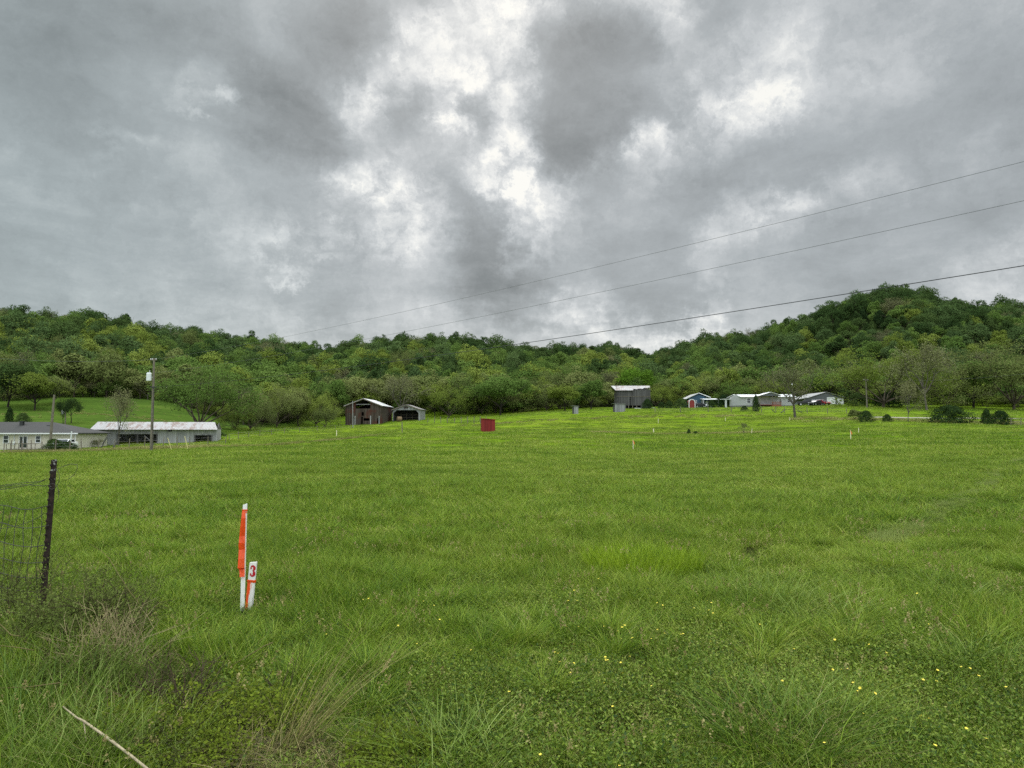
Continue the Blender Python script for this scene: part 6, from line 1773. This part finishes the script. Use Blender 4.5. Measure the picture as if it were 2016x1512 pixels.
# seed stalk
V, Q = blades(rng, 3, .02, .40, .46, .0035, .45, 5, .1, aim=.45)
hd = np.stack([np.linspace(.10, .17, 40) + rng.normal(0, .004, 40), np.linspace(.045, .075, 40) + rng.normal(0, .004, 40), np.linspace(.22, .34, 40)], 1)
straw('seed_stalk', 'single pale grass stalk with a drooping seed head', 715, 1400, [(V, Q, 0), (*cards(rng, hd, rng.normal(size=(40, 3)), .017), 2)], LM)
brush('weed_clump', 'brown dead weed stems in the bottom left beyond the stick', 320, 1500, .30, 120, .12, .34, .0020, 'dead_stem', 'briar_leaf', 2, .03, .014, .42, .8, 'weeds')
brush('weed_clump', 'dry tan weed stems crowding the foot of the briar', 190, 1345, .30, 90, .2, .44, .0019, 'tan_stem', None, 2, .03, .014, .38, .8, 'weeds')
brush('bramble', 'leafy green bramble patch between the dead weeds and the stick top', 270, 1440, .28, 90, .10, .24, .0016, 'dead_stem', 'shrub_leaf', 5, .03, .018, .35, .8, 'weeds')
straw('dry_grass_clump', 'dark matted thatch of dead grass right of the bramble', 500, 1500, [(*blades(rng, 260, .30, .08, .26, .0035, 1.1, 5, 1.0), 4), (*blades(rng, 130, .30, .1, .30, .0035, 1.0, 5, .9), 2)], LM)
brush('bramble', 'ferny green bramble at the bottom edge right of the stick', 360, 1510, .30, 120, .10, .26, .0016, 'dead_stem', 'shrub_leaf', 5, .03, .016, .35, .8, 'weeds')
brush('bramble', 'dull green bramble leaves just left of the dark bare stems', 290, 1385, .26, 120, .14, .34, .0018, 'dead_stem', 'bramble_leaf', 5, .03, .017, .35, .8, 'weeds')
brush('bramble', 'dull bramble mound between the briar and the lush grass', 130, 1360, .30, 130, .14, .36, .0018, 'dead_stem', 'bramble_leaf', 5, .03, .017, .35, .8, 'weeds')
brush('weed_clump', 'tall dry tan stalks rising behind the dull bramble', 225, 1330, .22, 60, .35, .62, .0022, 'tan_stem', None, 2, .03, .014, .16, .8, 'weeds')
brush('weed_clump', 'dark bare twig bush leaning right of the briar', 240, 1255, .10, 26, .30, .55, .0028, 'dark_twig', None, 2, .03, .014, .20, .8, 'weeds')
straw('dry_grass_clump', 'fallen tan straw lying across the bottom left corner', 230, 1500, [(*blades(rng, 120, .35, .15, .45, .0035, 1.2, 5, 1.0), 2), (*blades(rng, 120, .35, .1, .34, .0035, 1.1, 5, 1.0), 4)], LM)
# --- fallen stick and long pale stalks
def stick(label, pts, r, lift, mat='pale_wood_stick', name='dry_stick', twig=None):
    P_ = []
    for px, py, l in pts:
        g = ground_hit(px, py)
        # a point above the ground on the same sight line
        d = g.y; 
        for _ in range(30):
            p = at(px, py, d)
            if p.z - gz(p.x, p.y) >= l: break
            d *= .985
        P_.append(p)
    o0 = P_[0]
    mb = MB().tube([p - o0 for p in P_], [r * (.55 + .45 * min(1, i / 2)) for i in range(len(P_))], 8)
    if twig:
        for i, v in twig: mb.tube([P_[i] - o0, P_[i] - o0 + Vector(v) * .5, P_[i] - o0 + Vector(v)], [r * .6, r * .45, r * .25], 6)
    return tag(mb.build(name, M[mat], None, o0, smooth=True), label, 'stick')
stick('broken pale wooden stick lying in the bottom left corner', [(124, 1391, .20), (150, 1412, .20), (165, 1420, .19), (195, 1441, .19), (225, 1463, .18), (258, 1488, .17), (300, 1522, .15), (330, 1545, .14)], .0058, .2, twig=[(2, (.05, -.06, -.07))])
stick('thin bent dry stalk arching above the briar', [(176, 1070, .62), (200, 1085, .60), (215, 1100, .56), (236, 1135, .46), (252, 1160, .38), (275, 1190, .28)], .0028, .5, 'dry_straw', 'dry_stalk')
stick('two-stemmed pale dry stalk lying in the grass below the stakes', [(455, 1311, .12), (490, 1290, .17), (520, 1272, .20), (537, 1265, .22)], .0032, .2, 'dry_straw', 'dry_stalk')
stick('pale dry stalk slanting at the left edge below the post', [(-10, 1220, .35), (8, 1236, .32), (22, 1250, .28), (38, 1252, .28)], .003, .2, 'dry_straw', 'dry_stalk')
stick('horizontal pale stalk crossing the lush grass at the left edge', [(-10, 1270, .36), (30, 1274, .36), (66, 1280, .34)], .003, .2, 'dry_straw', 'dry_stalk')
stick('long dry stalk crossing low under the dead weeds', [(-5, 1355, .2), (60, 1352, .24), (120, 1344, .26)], .003, .2, 'dry_straw', 'dry_stalk')
# --- buttercups
bm = MB()
for i in range(5):
    a = i * 2 * math.pi / 5
    c, s_ = math.cos(a), math.sin(a); px_, py_ = -s_, c
    r0, r1 = .002, .0125
    bm.add([(c * r0, s_ * r0, 0), (c * r1 * .6 + px_ * .0062, s_ * r1 * .6 + py_ * .0062, .003), (c * r1, s_ * r1, .0065), (c * r1 * .6 - px_ * .0062, s_ * r1 * .6 - py_ * .0062, .003)], [(0, 1, 2, 3)])
n = 8
bm.add([(.0035 * math.cos(2 * math.pi * i / n), .0035 * math.sin(2 * math.pi * i / n), .0022) for i in range(n)], [tuple(range(n))])
flower = mesh_np('flower', bm.v, bm.f, M['buttercup_yellow'])
stemm = MB().tube([(.004, .002, -.13), (.002, 0, -.06), (0, 0, -.0005)], .0011, 5)
stem = mesh_np('stem', stemm.v, stemm.f, M['weed_leaf'])
Z6 = [(1740,688),(1845,695),(1860,683),(1884,722),(1820,716),(1838,760),(1905,757),(1522,690),(1590,690),(1680,650),(1570,793),(1455,840),(1472,847),(1482,897),(1565,903),(1748,868),(1762,885),(1747,882),(1838,900),(1890,865),(1548,960),(1712,958),(1848,962),(1740,1018),(1790,1155),(1188,1070),(967,828),(727,720),(784,650),(690,543),(340,533),(372,527),(543,685),(500,765),(653,790),(126,735),(53,242),(508,418),(1708,412),(1565,480),(1533,540),(1583,540),(1780,447),(1370,1435),(1830,1500),(752,568),(665,507)]
Z7 = [(308,500),(330,512),(237,541),(316,552),(340,568),(38,513),(68,525),(40,657),(78,678),(165,682),(178,680),(326,720),(5,706),(590,628),(888,650),(776,762),(996,712),(1182,737),(1273,782),(1285,796),(1245,832),(1030,872),(1066,869),(985,873),(713,934),(1096,943),(1132,972),(1118,988),(1213,1001),(1550,876),(1545,936),(1472,928),(1598,931),(1678,858),(1725,866),(1773,907),(1520,1058),(1462,1123),(1503,1136),(1325,1142),(1705,1190),(1812,1245),(1537,1282),(1150,1110),(940,1268),(1440,462),(1502,627),(1663,584),(1920,967),(345,926),(8,960)]
FL = [(600 + x * .3386, 1000 + y * .3386) for x, y in Z6] + [(1280 + x * .365, 1000 + y * .365) for x, y in Z7]
for i, (px, py) in enumerate(FL):
    g = ground_hit(px, py)
    l = random.uniform(.13, .17)
    d = g.y
    for _ in range(40):
        p = at(px, py, d)
        if p.z - gz(p.x, p.y) >= l: break
        d *= .99
    o = thing('buttercup', 'small yellow buttercup blooming among the low weeds of the near meadow', 'flower', p, random.random() * 6, 'buttercups in the near meadow')
    o.rotation_euler = (random.gauss(.25, .2), random.gauss(0, .25), random.random() * 6)
    s_ = random.uniform(.45, .8); o.scale = (s_, s_, s_)
    link('flower', flower, o); link('stem', stem, o)
